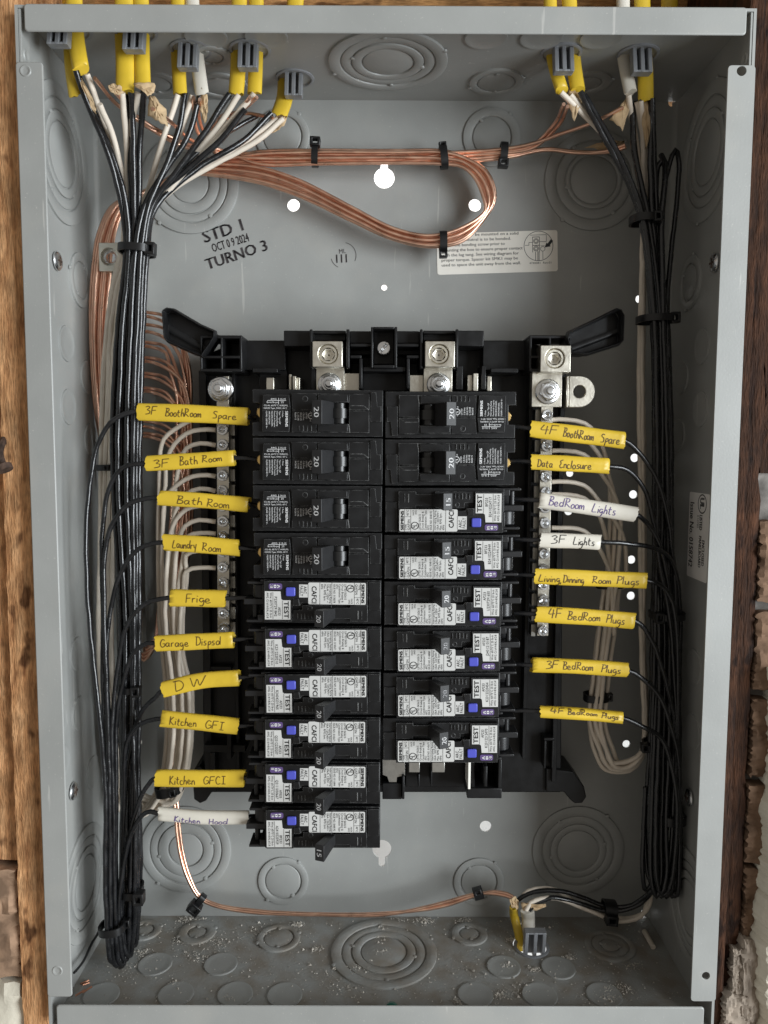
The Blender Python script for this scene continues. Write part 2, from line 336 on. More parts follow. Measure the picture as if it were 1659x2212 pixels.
Fback = lambda c: (lambda a, b, h: (c[0]+a, c[1]+b, DB+TH+h))
Ftop = lambda c: (lambda a, b, h: (c[0]+a, HH-TH-h, c[2]+b))
Fbot = lambda c: (lambda a, b, h: (c[0]+a, -HH+TH+h, c[2]-b))
FL = lambda c: (lambda a, b, h: (-HW+TH+h, c[1]+a, c[2]+b))
FR = lambda c: (lambda a, b, h: (HW-TH-h, c[1]+b, c[2]+a))
for x, y, rs in ((410, 397, (1.2, .92, .72, .46)), (1282, 390, (1.2, .92, .68, .56)), (402, 1834, (1.18, .93, .72, .44)), (1248, 1836, (1.2, .93, .72, .54)),
                 (610, 295, (.66, .46)), (1062, 297, (.70, .46)), (612, 1902, (.66, .46)), (1034, 1904, (.66, .46))):
    knock(back, Fback(at(x, y, z=DB+TH)), rs, rot=.9)
for x, y, rs in ((838, 132, (1.3, 1.02, .78, .55)), (1072, 176, (.62, .42)), (478, 184, (.62, .42)), (455, 120, (.46, .25)), (1270, 178, (.55, .3)), (330, 178, (.6, .4))): knock(wt, Ftop(at(x, y, Y=HH-TH)), rs, rot=.4)
for x, y in ((445, 78), (575, 78), (1050, 80), (1170, 80), (1300, 80)): knock(wt, Ftop(at(x, y, Y=HH-TH)), (.44,), solid=True)
for x, y, rs in ((829, 2058, (1.3, 1.02, .78, .55)), (426, 2016, (.47, .22)), (602, 2028, (.54, .36)), (312, 2011, (.42, .22)), (1014, 2019, (.46, .24)), (1318, 2044, (.62, .44, .22))): knock(wb, Fbot(at(x, y, Y=-HH+TH)), rs, 'dusty_enamel', rot=.4)
knock(wb, Fbot((fx, 0, fz)), (.60, .46), 'dusty_enamel') if False else None
for x, y in ((335, 2084), (477, 2084), (219, 2151), (380, 2149), (508, 2149), (615, 2151), (1088, 2090), (1206, 2092), (1027, 2150), (1166, 2151), (1305, 2151)): knock(wb, Fbot(at(x, y, Y=-HH+TH)), (.40,), 'gray_enamel', solid=True)
for x, y, rs in ((132, 335, (1.45, 1.12, .88, .66)), (172, 606, (.62, .40)), (183, 1905, (1.32, 1.02, .80, .60))): knock(wl, FL(at(x, y, X=-HW+TH)), rs, rot=1.3)
for x, y in ((143, 742), (188, 815), (147, 879), (195, 950), (166, 1412), (118, 1395), (170, 1540), (128, 1560), (133, 1650), (200, 1668)): knock(wl, FL(at(x, y, X=-HW+TH)), (.40,), solid=True)
for x, y, rs in ((1530, 330, (1.45, 1.12, .88, .66)), (1492, 610, (.62, .40)), (1490, 1960, (1.3, 1.02, .80, .60))): knock(wr, FR(at(x, y, X=HW-TH)), rs, rot=1.3)
for x, y in ((1517, 748), (1473, 815), (1514, 884), (1466, 940), (1500, 1440), (1497, 1580)): knock(wr, FR(at(x, y, X=HW-TH)), (.40,), solid=True)
# mounting screws through the side walls
def wallscrew(x, y, sgn, label):
    p = at(x, y, X=sgn*(HW-TH)); g = thing('mounting_screw', label, 'screw', p)
    f = lambda a, b, h: (p[0]-sgn*h, p[1]+a, p[2]+b)
    mb = MB(); mb.lathe([(.20, .03), (.20, .055), (.17, .085), (.10, .10)], f, 20); mb.build('washer_head', 'zinc_steel', g, p)
    mb = MB(); mb.prism([(-.10, -.022), (.10, -.022), (.10, .022), (-.10, .022)], .095, .106, fr=f); mb.prism([(-.022, -.10), (.022, -.10), (.022, .10), (-.022, .10)], .096, .107, fr=f); mb.build('cross_recess', 'rust', g, p)
    mb = MB(); mb.lathe([(.08, -.02), (.08, .031)], f, 12); mb.build('shank', 'zinc_steel', g, p)
wallscrew(120, 564, -1, 'zinc screw in the left wall near a torn slot, beside the copper wires')
wallscrew(155, 1709, -1, 'zinc screw low on the left wall, above the big ringed knockout')
wallscrew(1547, 568, 1, 'zinc screw on the dark right wall, upper one')
wallscrew(1492, 1722, 1, 'zinc screw on the dark right wall, lower one beside a cable tie')
# ink stamps on the back plate
fb = lambda a, b: (a, b, DB+TH+.006)
mb = MB()
for sx, x, y, h, wd in (('STD 1', 443, 525, 24, 86), ('TURNO 3', 449, 583, 22, 134)):
    p = at(x, y, z=DB+TH); text(mb, sx, p[0], p[1], h/ppi_back, 18, wd/ppi_back, fb, .013)
p = at(461, 545, z=DB+TH); text(mb, 'OCT 0 9 2024', p[0], p[1], 17/ppi_back, 17, 80/ppi_back, fb, .005)
bpart(mb, 'ink_stamp', 'ink_stamp', back, smooth=False); mb = MB()
p = at(727, 568, z=DB+TH); text(mb, '111', p[0], p[1], 17/ppi_back, 3, 22/ppi_back, fb, .006); p = at(733, 548, z=DB+TH); text(mb, 'ML', p[0], p[1], 9/ppi_back, 5, 14/ppi_back, fb)
p = at(742, 552, z=DB+TH); ring2(mb, p[0], p[1], .31, .014, fb, 14, a0=-25, a1=80); ring2(mb, p[0], p[1], .31, .014, fb, 8, a0=195, a1=245)
bpart(mb, 'round_stamp', 'ink_stamp', back, smooth=False)
# stickers
p0 = at(945, 594, z=DB+TH); p1 = at(1205, 586, z=DB+TH); p2 = at(945, 505, z=DB+TH)
sw = p1[0]-p0[0]; sh = p2[1]-p0[1]; ang = atan2(p1[1]-p0[1], sw)
stk = thing('instruction_sticker', 'white instruction sticker with mounting text and a circled lug diagram', 'sticker', (p0[0], p0[1], DB+TH))
fs = lambda a, b, h=0.0: (p0[0]+a*cos(ang)-b*sin(ang), p0[1]+a*sin(ang)+b*cos(ang), DB+TH+.004+h)
mb = MB(); mb.prism(rrect(0, sw, 0, sh, .06), 0, .006, fr=fs); mb.build('sheet', 'sticker_cream', stk, (p0[0], p0[1], DB+TH))
mb = MB(); u = sw/1485.; ft = lambda a, b: fs(a, b, .009)
for i, (sx, x, wd) in enumerate((('be mounted on a solid', 475, 530), ('neutral is to be bonded.', 350, 560), ('the bonding screw prior to', 215, 620), ('mounting the box to ensure proper contact', 55, 1000), ('with the lug tang. See wiring diagram for', 55, 950), ('proper torque. Spacer kit SMK1 may be', 55, 940), ('used to space the unit away from the wall.', 55, 975))):
    text(mb, sx, x*u, (455-i*59.5)*u, 34*u, 0, wd*u, ft, .001)
text(mb, '4740081  Rev.01', 1135*u, 95*u, 24*u, 0, 270*u, ft)
cx, cy = 1250*u, 310*u; ring2(mb, cx, cy, 178*u, 6*u, ft, 32)
for x0, x1, y0, y1 in ((-75, 15, 105, 112), (-75, 15, 5, 12), (-75, -69, -75, 112), (9, 15, -75, 112), (-165, -120, 10, 15), (-120, -115, 10, 45), (-120, -75, 42, 47), (-100, 100, 130, 135), (95, 100, 50, 135), (15, 95, 48, 53), (50, 55, -160, -60), (-40, -34, -175, -70), (-12, -4, -180, -60), (4, 10, -175, -70), (25, 75, 0, 4)): mb.prism([(cx+x0*u, cy+y0*u), (cx+x1*u, cy+y0*u), (cx+x1*u, cy+y1*u), (cx+x0*u, cy+y1*u)], 0, .001, fr=lambda a, b, c: fs(a, b, .009+c))
for r, y in ((30, 60), (18, 60), (30, -30), (18, -30)): ring2(mb, cx-30*u, cy+y*u, r*u, 6*u, ft, 16)
ring2(mb, cx+52*u, cy-35*u, 28*u, 5*u, ft, 14)
mb.prism([(cx+x*u, cy+y*u) for x, y in ((75, -20), (100, 40), (112, 25), (155, 80), (180, 55), (140, 5), (150, -8))], 0, .001, fr=lambda a, b, c: fs(a, b, .009+c))
mb.build('print', 'ink_black', stk, (p0[0], p0[1], DB+TH), smooth=False)
q0 = at(1491, 1062, X=HW-TH); q1 = at(1492, 1246, X=HW-TH); q2 = at(1536, 1256, X=HW-TH)
L_ = q0[1]-q1[1]; W_ = q2[2]-q1[2]
ul = thing('listing_sticker', 'silver white UL listing sticker with issue number on the dark right wall', 'sticker', q0)
fu = lambda a, b, h=0.0: (HW-TH-.004-h, q0[1]-a, q0[2]+b)              # a: down the wall, b: towards the viewer
mb = MB(); mb.prism(rrect(0, L_, 0, W_, .05), 0, .006, fr=fu); mb.build('sheet', 'sticker_silver', ul, q0)
mb = MB(); ft = lambda a, b: fu(a, b, .009)
text(mb, 'Issue No. 0158742', L_*.12, W_*.07, W_*.2, 0, L_*.76, ft, .004)
ring2(mb, L_*.12, W_*.66, L_*.105, .028, ft, 24, W_*.2); text(mb, 'UL', L_*.055, W_*.56, W_*.2, 0, L_*.12, ft, .012)
text(mb, 'LISTED', L_*.25, W_*.56, W_*.13, 0, L_*.17, ft, .006); text(mb, 'E10783', L_*.26, W_*.44, W_*.08, 0, L_*.14, ft)
text(mb, 'ENCLOSED', L_*.53, W_*.72, W_*.12, 0, L_*.29, ft, .005); text(mb, 'PANELBOARD', L_*.49, W_*.56, W_*.12, 0, L_*.36, ft, .005)
mb.build('print', 'ink_black', ul, q0, smooth=False)

# ================================================================== SETTING
def rough_slab(x0, x1, y0, y1, z0, z1, nx, ny, amp, edge, seed, lean=0):
    rnd = random.Random(seed); mb = MB(); vs = []; fs = []
    for j in range(ny+1):
        for i in range(nx+1):
            ex = edge*(rnd.random()-.5)*2 if i in (0, nx) else 0; ey = edge*(rnd.random()-.5) if j in (0, ny) else 0
            vs.append((x0+(x1-x0)*i/nx+ex+lean*j/ny, y0+(y1-y0)*j/ny+ey, z1+amp*(.35*(rnd.random()-.5)+.8*noise.noise((i*(x1-x0)/nx*2.2+seed, j*(y1-y0)/ny*2.2, 0))+.5*noise.noise((i*(x1-x0)/nx*6, j*(y1-y0)/ny*6, seed)))-(amp*.6*rnd.random() if i in (0, nx) or j in (0, ny) else 0)))
    n = len(vs); w_ = nx+1
    vs += [(p[0], p[1], z0) for p in vs]
    for j in range(ny):
        for i in range(nx): a = j*w_+i; fs.append((a, a+1, a+w_+1, a+w_))
    rim = [i for i in range(nx+1)]+[j*w_+nx for j in range(1, ny+1)]+[ny*w_+i for i in range(nx-1, -1, -1)]+[j*w_ for j in range(ny-1, 0, -1)]
    for k in range(len(rim)): a, b = rim[k-1], rim[k]; fs.append((b, a, a+n, b+n))
    return mb.add(vs, fs)
def solid(mb, name, m, label, cat, **k):
    o = mb.build(name, m, None, mb.v[0], **k); return tag(o, label, cat)
ZS = -.35
sx0 = at(9, 1106, z=ZS)[0]
mb = rough_slab(sx0, -HW-.12, -16, 16, -3.9, ZS, 5, 110, .05, .012, 3); solid(mb, 'wall_stud', 'stud_wood', 'orange brown wooden stud along the left side of the panel box', 'stud', ang=60)
mb = rough_slab(sx0-8.2, sx0-.05, -7.0, 16, -3.9, ZS-.25, 16, 66, .08, .03, 4); solid(mb, 'side_board', 'stud_wood', 'rough brown board at the left picture edge beside the stud', 'board', ang=60)
for i, (ya, yb, mm, nm, lb) in enumerate(((-9.6, -7.1, 'old_brick', 'wall_brick', 'broken reddish brick at left below the rough board'), (-16, -9.7, 'plaster', 'plaster_patch', 'white plaster patch at the lower left corner beside the stud'))):
    mb = rough_slab(sx0-8.2, sx0-.06, ya, yb, -3.9, ZS-.1, 44, 24, .14, .06, 8+i); solid(mb, nm, mm, lb, 'brick' if i == 0 else 'plaster', ang=25)
mb = rough_slab(-15, 15, HH+.25, HH+7, -6, DB-.2, 30, 6, .04, .02, 5); solid(mb, 'header_beam', 'plate_wood', 'light brown timber header above the panel box', 'beam', ang=60)
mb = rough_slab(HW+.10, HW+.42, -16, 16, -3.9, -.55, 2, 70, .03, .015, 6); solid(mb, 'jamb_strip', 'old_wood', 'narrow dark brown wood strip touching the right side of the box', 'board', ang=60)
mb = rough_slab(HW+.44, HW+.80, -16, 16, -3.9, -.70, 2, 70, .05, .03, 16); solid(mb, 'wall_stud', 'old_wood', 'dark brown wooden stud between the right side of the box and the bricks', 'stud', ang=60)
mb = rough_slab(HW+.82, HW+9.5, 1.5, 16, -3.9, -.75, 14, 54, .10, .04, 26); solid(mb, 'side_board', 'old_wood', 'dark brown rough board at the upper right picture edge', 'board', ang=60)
bw = [(1126, 1300), (1322, 1488), (1509, 1676), (1694, 1861), (1874, 2028)]
names = ['topmost', 'second highest', 'middle', 'second lowest', 'lowest']
for i, (ya, yb) in enumerate(bw):
    xa = at([1634, 1630, 1622, 1611, 1600][i], (ya+yb)/2, z=-.7)[0]; Y1 = at(1630, ya, z=-.7)[1]; Y0 = at(1630, yb, z=-.7)[1]
    mb = rough_slab(HW+.84+.03*i*0, HW+4.2, Y0, Y1, -3, -.62, 40, 32, .11, .04, 40+i); solid(mb, 'wall_brick', 'brick_clay', 'weathered brown brick right of the box, %s of the five' % names[i], 'brick', ang=25)
mb = rough_slab(HW+.86, HW+5, -8.8, 2.1, -3, -.95, 12, 60, .2, .04, 60); solid(mb, 'mortar_bed', 'mortar', 'crumbly gray mortar filling the joints between the right side bricks', 'mortar', ang=60)
def plate_edge(pts, z0, z1, m, nm, lb, cat, seed, jag=.06):
    rnd = random.Random(seed); P = [at(x, y, z=z0) for x, y in pts]; out = []
    for i in range(len(P)-1):
        n = max(2, int(abs(P[i+1][1]-P[i][1])/.07))
        for k in range(n):
            t = k/n; x, y = P[i][0]+(P[i+1][0]-P[i][0])*t, P[i][1]+(P[i+1][1]-P[i][1])*t
            q = noise.noise((0, y*1.3, seed))*.12+noise.noise((3, y*4, seed))*.06; out.append((x+q+(rnd.random()-.5)*jag, y))
    far = HW+12; mb = MB(); vs = []; n = len(out)
    for x, y in out:
        e = noise.noise((7, y*2.1, seed))
        vs += [(x+.04, y, z0-.5), (x, y, z0), (x+.06+.03*e, y, z0+(z1-z0)*.5+.04*rnd.random()), (x+.13+.05*e, y, z1-.06+.04*rnd.random()), (x+.20+.08*e, y, z1), (far, y, z1)]
    mb.add(vs, [(6*i+k, 6*i+k+1, 6*i+k+7, 6*i+k+6) for i in range(n-1) for k in range(5)])
    return solid(mb, nm, m, lb, cat, smooth=False)
plate_edge([(1662, 1440), (1655, 1620), (1647, 1740), (1640, 1860), (1630, 1960), (1626, 2060), (1620, 2300)], -.60, -.12, 'plaster', 'plaster_wall', 'cream plaster wall with ragged edge at the lower right', 'plaster', 5)
for x, y, rx, ry, sd, lb in ((1588, 2090, .16, .55, 1, 'pale crumbling plaster lump beside the right flange foot'), (1612, 2110, .22, 1.0, 2, 'smooth gray plaster strip hanging by the ragged plaster wall'), (1578, 2178, .28, .5, 3, 'broken plaster rubble at the lower right corner of the box')):
    c = at(x, y, z=-.7); mb = rough_slab(c[0]-rx, c[0]+rx, c[1]-ry, c[1]+ry, -2, -.55+sd*.05, 12, 26, .13, .05, 70+sd); solid(mb, 'plaster_chunk', 'plaster_core', lb, 'plaster', ang=22)
# bent rusty nail in the left stud
p = at(5, 945, z=ZS); q = at(27, 1010, z=ZS)
g = thing('rusty_nail', 'bent rusty nail sticking out of the left stud', 'nail', q)
mb = MB(); mb.tube(spline([(p[0], p[1], ZS-.1), ((p[0]+q[0])/2-.03, (p[1]+q[1])/2, ZS+.25), (q[0], q[1], ZS+.34)], .06), .07, 8); mb.build('shank', 'rust', g, q)
mb = MB(); mb.tube([(q[0]-.02, q[1]+.05, ZS+.34), (q[0]+.03, q[1]-.05, ZS+.36)], .16, 10); mb.build('head', 'rust', g, q)
# the white wall of the space behind, seen through the holes
mb = MB(); mb.box(-40, 40, -40, 40, -14.5, -14); tag(mb.build('wall', 'wallboard', None, (0, -40, -14)), None, None, None, 'structure')

# ================================================================== CABLES AT THE TOP
wires_black = []
CT = HH-TH
def oval(mb, pts, a, b, n=14, up=(0, 0, 1), step=.12): return mb.tube(spline(pts, step), a, n, True, b, up)
CL = {}
def clampz(x, y, Y=CT): return at(x, y, Y=Y)
def clamp(key, x, y, label, tilt=.35, wd=.41, ht=.58, yb=None, bottom=False, dx=0):
    """push-in clamp: a collar in the wall and a ribbed tongue leaning in"""
    Y = -HH+TH if bottom else CT
    c = at(x, y, Y=Y); CL[key] = c; s_ = 1 if bottom else -1
    g = thing('cable_clamp', label, 'cable clamp', c, 'push-in cable clamps')
    mb = MB(); f = lambda a, b, h: (c[0]+a, Y+s_*h, c[2]+b)
    n = 28; prof = [(.44, .002), (.44, .028), (.41, .04), (.38, .04), (.36, .0)]
    mb.lathe(prof, f, n, False); mb.build('collar', 'clamp_plastic', g, c)
    # tongue frame: t down the tongue, hinge at the front edge of the hole
    zt = c[2]+.10
    def ft(a, t, h): return (c[0]+dx+a+t*.0, Y+s_*(t*cos(tilt)-h*sin(tilt)*0+.0), zt+t*sin(tilt)*.6+h)
    mb = MB(); hw = wd/2; r = .045
    for a in (-hw+r, 0, hw-r): mb.prism([(a-r, -.1), (a+r, -.1), (a+r, ht), (a-r, ht)], 0, .17, fr=ft)
    mb.prism([(-hw+.005, -.1), (hw-.005, -.1), (hw-.005, ht-.004), (-hw+.005, ht-.004)], -.07, .0, fr=ft)
    mb.prism([(-hw+.003, ht-.05), (hw-.003, ht-.05), (hw-.003, ht-.002), (-hw+.003, ht-.002)], -.001, .165, fr=ft)
    mb.build('tongue', 'clamp_plastic', g, c, bevel=.015)
    return c
clamp('A', 150, 62, 'gray plastic cable clamp at the far left under the top flange', ht=.5, dx=-.12)
clamp('B', 292, 66, 'gray cable clamp second from left, holding two thick yellow jackets', dx=.05)
clamp('C', 412, 106, 'gray cable clamp holding one yellow and one white jacket at upper left')
clamp('D', 540, 106, 'gray cable clamp holding two short yellow jackets at upper left')
clamp('E', 637, 168, 'gray cable clamp nearest the back, its yellow jacket bent to the left', dx=.0, ht=.58, wd=.40)
clamp('F', 1212, 114, 'gray cable clamp on the right with two yellow jackets')
clamp('G', 1378, 116, 'gray cable clamp at the far right with white and yellow jackets')
def jacket(name, m, label, pts, a=.088, b=.165, cut=True):
    mb = MB(); o = pts[0]; oval(mb, pts, a, b); rj = random.Random(len(label)+int(1000*pts[-1][0])); ax = (Vector(mb.v[-1])-Vector(mb.v[-29])).normalized() if len(mb.v) > 40 else Vector((0, -1, 0)); sl = rj.uniform(-.08, .08)
    for k in range(14): mb.v[-14+k] = tuple(Vector(mb.v[-14+k])+ax*(rj.uniform(-.035, .035)+sl*cos(2*pi*k/14)))
    ob = mb.build(name, m, None, o, ang=60); return tag(ob, label, 'cable', 'electrical cables entering the box')
# each: clamp key, path from above (x offsets inches) to the picture point where the jacket ends
def jk(m, label, z, top, pts, b=.165):
    """jacket through the top: column above the box, then the picture points"""
    P = [at(x, y, z=z+dz) for x, y, dz in pts]
    X = at(top, 6, z=z)[0]
    P = [(X, 15.5, z), (X, 13, z), (X*.5+P[0][0]*.5, HH+1, z), (P[0][0], P[0][1], P[0][2])]+P[1:]
    jacket('cable_jacket', m, label, P, b=b)
zA, zB, zC, zD, zE, zF, zG = [CL[k][2] for k in 'ABCDEFG']
jk('yellow_jacket', 'yellow cable jacket at far left, cut slanted above a black wire', zA-.02, 158, [(163, 72, 0), (168, 110, 0), (175, 150, .05)], .17)
jk('yellow_jacket', 'yellow cable jacket hidden behind the far left one, lower end frayed', zA-.30, 150, [(152, 100, 0), (155, 150, 0), (163, 206, 0)], .14)
jk('yellow_jacket', 'broad yellow cable jacket in the second clamp, left of its pair', zB-.12, 272, [(268, 76, 0), (270, 130, .05), (270, 198, .1)], .19)
jk('yellow_jacket', 'yellow cable jacket in the second clamp with a tan paper collar', zB-.16, 305, [(306, 76, 0), (307, 130, .05), (309, 184, .1)], .16)
jk('yellow_jacket', 'short yellow cable jacket beside the white jacket at upper left', zC-.12, 385, [(384, 110, 0), (386, 150, .04), (389, 203, .08)], .15)
jk('white_jacket', 'white cable jacket with torn end in the third clamp', zC-.16, 408, [(424, 112, 0), (429, 150, .04), (436, 200, .08)], .15)
jk('yellow_jacket', 'left yellow cable jacket of the pair in the fourth clamp', zD-.12, 520, [(515, 110, 0), (514, 150, .04), (510, 203, .08)], .165)
jk('yellow_jacket', 'right yellow cable jacket of the pair in the fourth clamp', zD-.16, 556, [(553, 110, 0), (552, 150, .04), (550, 202, .08)], .155)
jk('yellow_jacket', 'yellow cable jacket bent left out of the rearmost clamp', zE-.10, 645, [(618, 172, 0), (615, 212, .1), (603, 248, .2)], .19)
jk('yellow_jacket', 'left yellow cable jacket of the pair in the right hand clamp', zF-.14, 1182, [(1193, 115, 0), (1200, 150, .04), (1214, 196, .08)], .14)
jk('yellow_jacket', 'right yellow cable jacket of the pair in the right hand clamp', zF-.14, 1221, [(1237, 112, 0), (1241, 150, .04), (1248, 196, .08)], .16)
jk('white_jacket', 'white cable jacket in the far right clamp', zG-.12, 1342, [(1347, 118, 0), (1352, 150, .04), (1362, 200, .08)], .14)
jk('yellow_jacket', 'yellow cable jacket with frayed edge in the far right clamp', zG-.14, 1381, [(1391, 112, 0), (1394, 160, .04), (1395, 214, .08)], .17)
jk('yellow_jacket', 'lone yellow cable rising behind the top flange at upper right', -2.6, 1446, [(1446, 40, 0), (1446, 60, 0), (1446, 75, 0)], .19)
def paper(pts, z, label, bend=.2, seed=1):
    rnd = random.Random(seed); P = [at(x, y, z=z) for x, y in pts]; cx = sum(p[0] for p in P)/len(P); cy = sum(p[1] for p in P)/len(P); out = []
    for i in range(len(P)):
        a, b = P[i], P[(i+1) % len(P)]
        for k in range(4): t = k/4; out.append((a[0]+(b[0]-a[0])*t+(rnd.random()-.5)*.035, a[1]+(b[1]-a[1])*t+(rnd.random()-.5)*.035))
    mb = MB(); n = len(out); vs = []
    rings = (1, .7, .38)
    for k in rings:
        for i, (x, y) in enumerate(out): X = cx+(x-cx)*k; Y_ = cy+(y-cy)*k; vs.append((X, Y_, z-bend*2.2*((X-cx)**2)+.05*rnd.random()+.03*sin(9*X+5*Y_)))
    vs.append((cx, cy, z+.03)); fs = []
    for r in range(2):
        for i in range(n): j = (i+1) % n; fs.append((r*n+i, r*n+j, (r+1)*n+j, (r+1)*n+i))
    fs += [(2*n+i, 2*n+(i+1) % n, 3*n) for i in range(n)]
    mb.add(vs, fs); o = mb.build('paper_wrap', 'kraft_paper', None, P[0], ang=50)
    sl = o.modifiers.new('thick', 'SOLIDIFY'); sl.thickness = .008*S; tag(o, label, 'paper')
paper([(233, 187), (247, 181), (262, 188), (268, 200), (252, 207), (240, 203)], zB+.08, 'frayed tan paper tuft left of the second clamp jackets', seed=2)
paper([(291, 182), (334, 178), (332, 203), (322, 210), (292, 190)], zB+.12, 'folded tan paper collar round the end of a yellow jacket', seed=3)
paper([(323, 208), (336, 210), (357, 236), (361, 272), (343, 265), (319, 250)], zB+.02, 'large crumpled tan paper flap hanging below the second clamp', .5, 4)
paper([(436, 192), (447, 206), (450, 240), (443, 268), (432, 240)], zC-.05, 'narrow torn tan paper strip under the white jacket', seed=5)
paper([(597, 245), (620, 248), (618, 268), (597, 284), (583, 288)], zE+.02, 'small tan paper curl at the end of the bent yellow jacket', seed=6)
paper([(1228, 194), (1252, 200), (1259, 220), (1252, 234), (1240, 262), (1226, 226)], zF-.12, 'tan paper scrap behind white wires at the right clamp', seed=7)
paper([(1360, 200), (1362, 232), (1345, 284), (1318, 258), (1338, 230)], zG-.10, 'fan of torn tan paper hanging under the far right white jacket', .6, 8)
paper([(1388, 214), (1402, 214), (1402, 300), (1396, 322), (1386, 270)], zG-.12, 'long thin tan paper strip along the far right white wires', seed=9)
paper([(164, 158), (172, 160), (206, 226), (208, 250), (190, 215)], zA-.06, 'thin tan paper sliver between the far left white wires', seed=10)
paper([(1265, 316), (1310, 305), (1348, 305), (1346, 322), (1300, 328)], -3.3, 'brown paper remnant on the copper wires at upper right', seed=11)

# ================================================================== CHASSIS
CZ = -2.75
ch = thing('breaker_chassis', 'black plastic breaker chassis with release levers and neutral bars in the middle of the box', 'breaker chassis', at(829, 1712, z=CZ-1)); CHO = at(829, 1712, z=CZ-1)
def cpart(mb, name, m, parent=ch, **k): return mb.build(name, m, parent, CHO, **k)
def dbox(mb, x0, x1, y0, y1, z0, z1):                                  # a box whose front face fills the picture rectangle
    a = at(x0, (y0+y1)/2, z=z1); b = at(x1, (y0+y1)/2, z=z1); c = at((x0+x1)/2, y0, z=z1); d = at((x0+x1)/2, y1, z=z1); return mb.box(a[0], b[0], d[1], c[1], z0, z1)
def dpoly(pts, z): return [at(x, y, z=z)[:2] for x, y in pts]
mb = MB(); mb.prism(dpoly([(432, 770), (520, 735), (1140, 735), (1219, 770), (1212, 1712), (440, 1712)], CZ), CZ-1, CZ); cpart(mb, 'base_plate', 'black_plastic', bevel=.03)
mb = MB()
for x0, x1, y0, y1, z0, z1 in ((436, 452, 800, 1700, CZ, CZ+.25), (505, 513, 800, 1700, CZ, CZ+.35), (1136, 1144, 800, 1640, CZ, CZ+.35), (1202, 1212, 800, 1690, CZ, CZ+.2),
                               (440, 500, 1080, 1088, CZ, CZ+.2), (440, 500, 1226, 1233, CZ, CZ+.2), (440, 500, 1440, 1448, CZ, CZ+.22), (1150, 1205, 1420, 1428, CZ, CZ+.2), (440, 530, 1610, 1625, CZ, CZ+.5), (455, 465, 1625, 1700, CZ, CZ+.4), (490, 500, 1580, 1640, CZ, CZ+.6), (1175, 1180, 1600, 1660, CZ, CZ+.35), (1192, 1197, 1600, 1660, CZ, CZ+.35), (1175, 1197, 1594, 1600, CZ, CZ+.35)):
    mb = MB(); dbox(mb, x0, x1, y0, y1, z0, z1); cpart(mb, 'stiffening_rib', 'black_plastic', bevel=.015)
for pts, sgn in (([(470, 1690), (470, 1711), (457, 1712), (445, 1730), (432, 1736), (419, 1727), (417, 1700), (420, 1660), (432, 1655)], -1), ([(1180, 1660), (1238, 1667), (1262, 1700), (1267, 1722), (1258, 1735), (1242, 1736), (1231, 1727), (1218, 1711), (1180, 1711)], 1)):
    mb = MB(); mb.prism(dpoly(pts, CZ+.1), CZ-.9, CZ+.1); cpart(mb, 'foot', 'black_plastic', bevel=.025)
# towers and levers at the top
for sgn in (-1, 1):
    X = lambda x: x if sgn < 0 else 1658-x+ (8 if True else 0)
    mb = MB(); zt = -1.75
    for x0, x1, y0, y1 in ((432, 437, 726, 800), (476, 481, 728, 800), (517, 523, 726, 798), (432, 523, 724, 731), (432, 523, 768, 774), (432, 523, 796, 803)):
        dbox(mb, *sorted((X(x0), X(x1))), y0, y1, CZ, zt)
    cpart(mb, 'corner_tower', 'black_plastic', bevel=.02)
    outl = [(352, 672), (360, 667), (374, 669), (430, 702), (462, 716), (462, 728), (436, 768), (420, 762), (362, 736), (356, 728)] if sgn < 0 else [(1347, 681), (1341, 670), (1334, 668), (1290, 690), (1230, 718), (1226, 732), (1236, 762), (1268, 764), (1338, 742), (1345, 735)]
    P = dpoly(outl, zt+.15); mb = MB(); mb.prism(P, zt-.55, zt-.18)
    cpart(mb, 'lever_web', 'black_plastic', bevel=.02)
    mb = MB(); R3 = [(*p, zt+.02) for p in P]; mb.tube(R3+[R3[0]], .17, 8, False, .045, (0, 0, 1))
    i0, i1, i2 = (9, 8, 3) if sgn < 0 else (9, 8, 3)
    a = Vector((*P[0], zt-.12)); b = Vector((*P[6], zt-.12)); mid = a.lerp(b, .0)
    lo = Vector((*(P[9] if sgn < 0 else P[9]), zt-.15)); mb.tube([lo.lerp(Vector((*P[0], zt-.15)), .45), Vector((*P[6], zt-.15)).lerp(Vector((*P[5], zt-.15)), .3)], .08, 6)
    cpart(mb, 'lever_rim', 'black_plastic', ang=60)
mb = MB()
for x0, x1, y0, y1, z1 in ((525, 617, 736, 800, -2.3), (1043, 1140, 736, 800, -2.3), (613, 672, 714, 748, -1.9), (984, 1045, 714, 748, -1.9), (669, 675, 711, 795, -1.55), (748, 755, 711, 795, -1.55), (907, 913, 711, 795, -1.55), (984, 990, 711, 795, -1.55), (676, 747, 714, 721, -1.8), (914, 983, 714, 721, -1.8), (676, 747, 722, 736, -2.0), (914, 983, 722, 736, -2.0),
                           (756, 803, 715, 742, -1.9), (856, 906, 715, 742, -1.9), (756, 803, 742, 749, -1.6), (856, 906, 742, 749, -1.6), (756, 781, 767, 774, -1.6), (878, 906, 767, 774, -1.6), (776, 783, 774, 840, -1.6), (878, 885, 774, 840, -1.6), (784, 877, 792, 803, -1.7), (784, 877, 803, 845, -2.2), (756, 801, 749, 767, -2.3), (858, 906, 749, 767, -2.3), (560, 620, 800, 842, -2.4), (672, 682, 795, 842, -1.9), (545, 600, 795, 805, -1.9), (1060, 1120, 795, 805, -1.9), (986, 1000, 790, 842, -2.0), (1040, 1050, 790, 842, -2.0)): dbox(mb, x0, x1, y0, y1, CZ-.2, z1)
cpart(mb, 'lug_barrier', 'black_plastic', bevel=.018)
mb = MB()
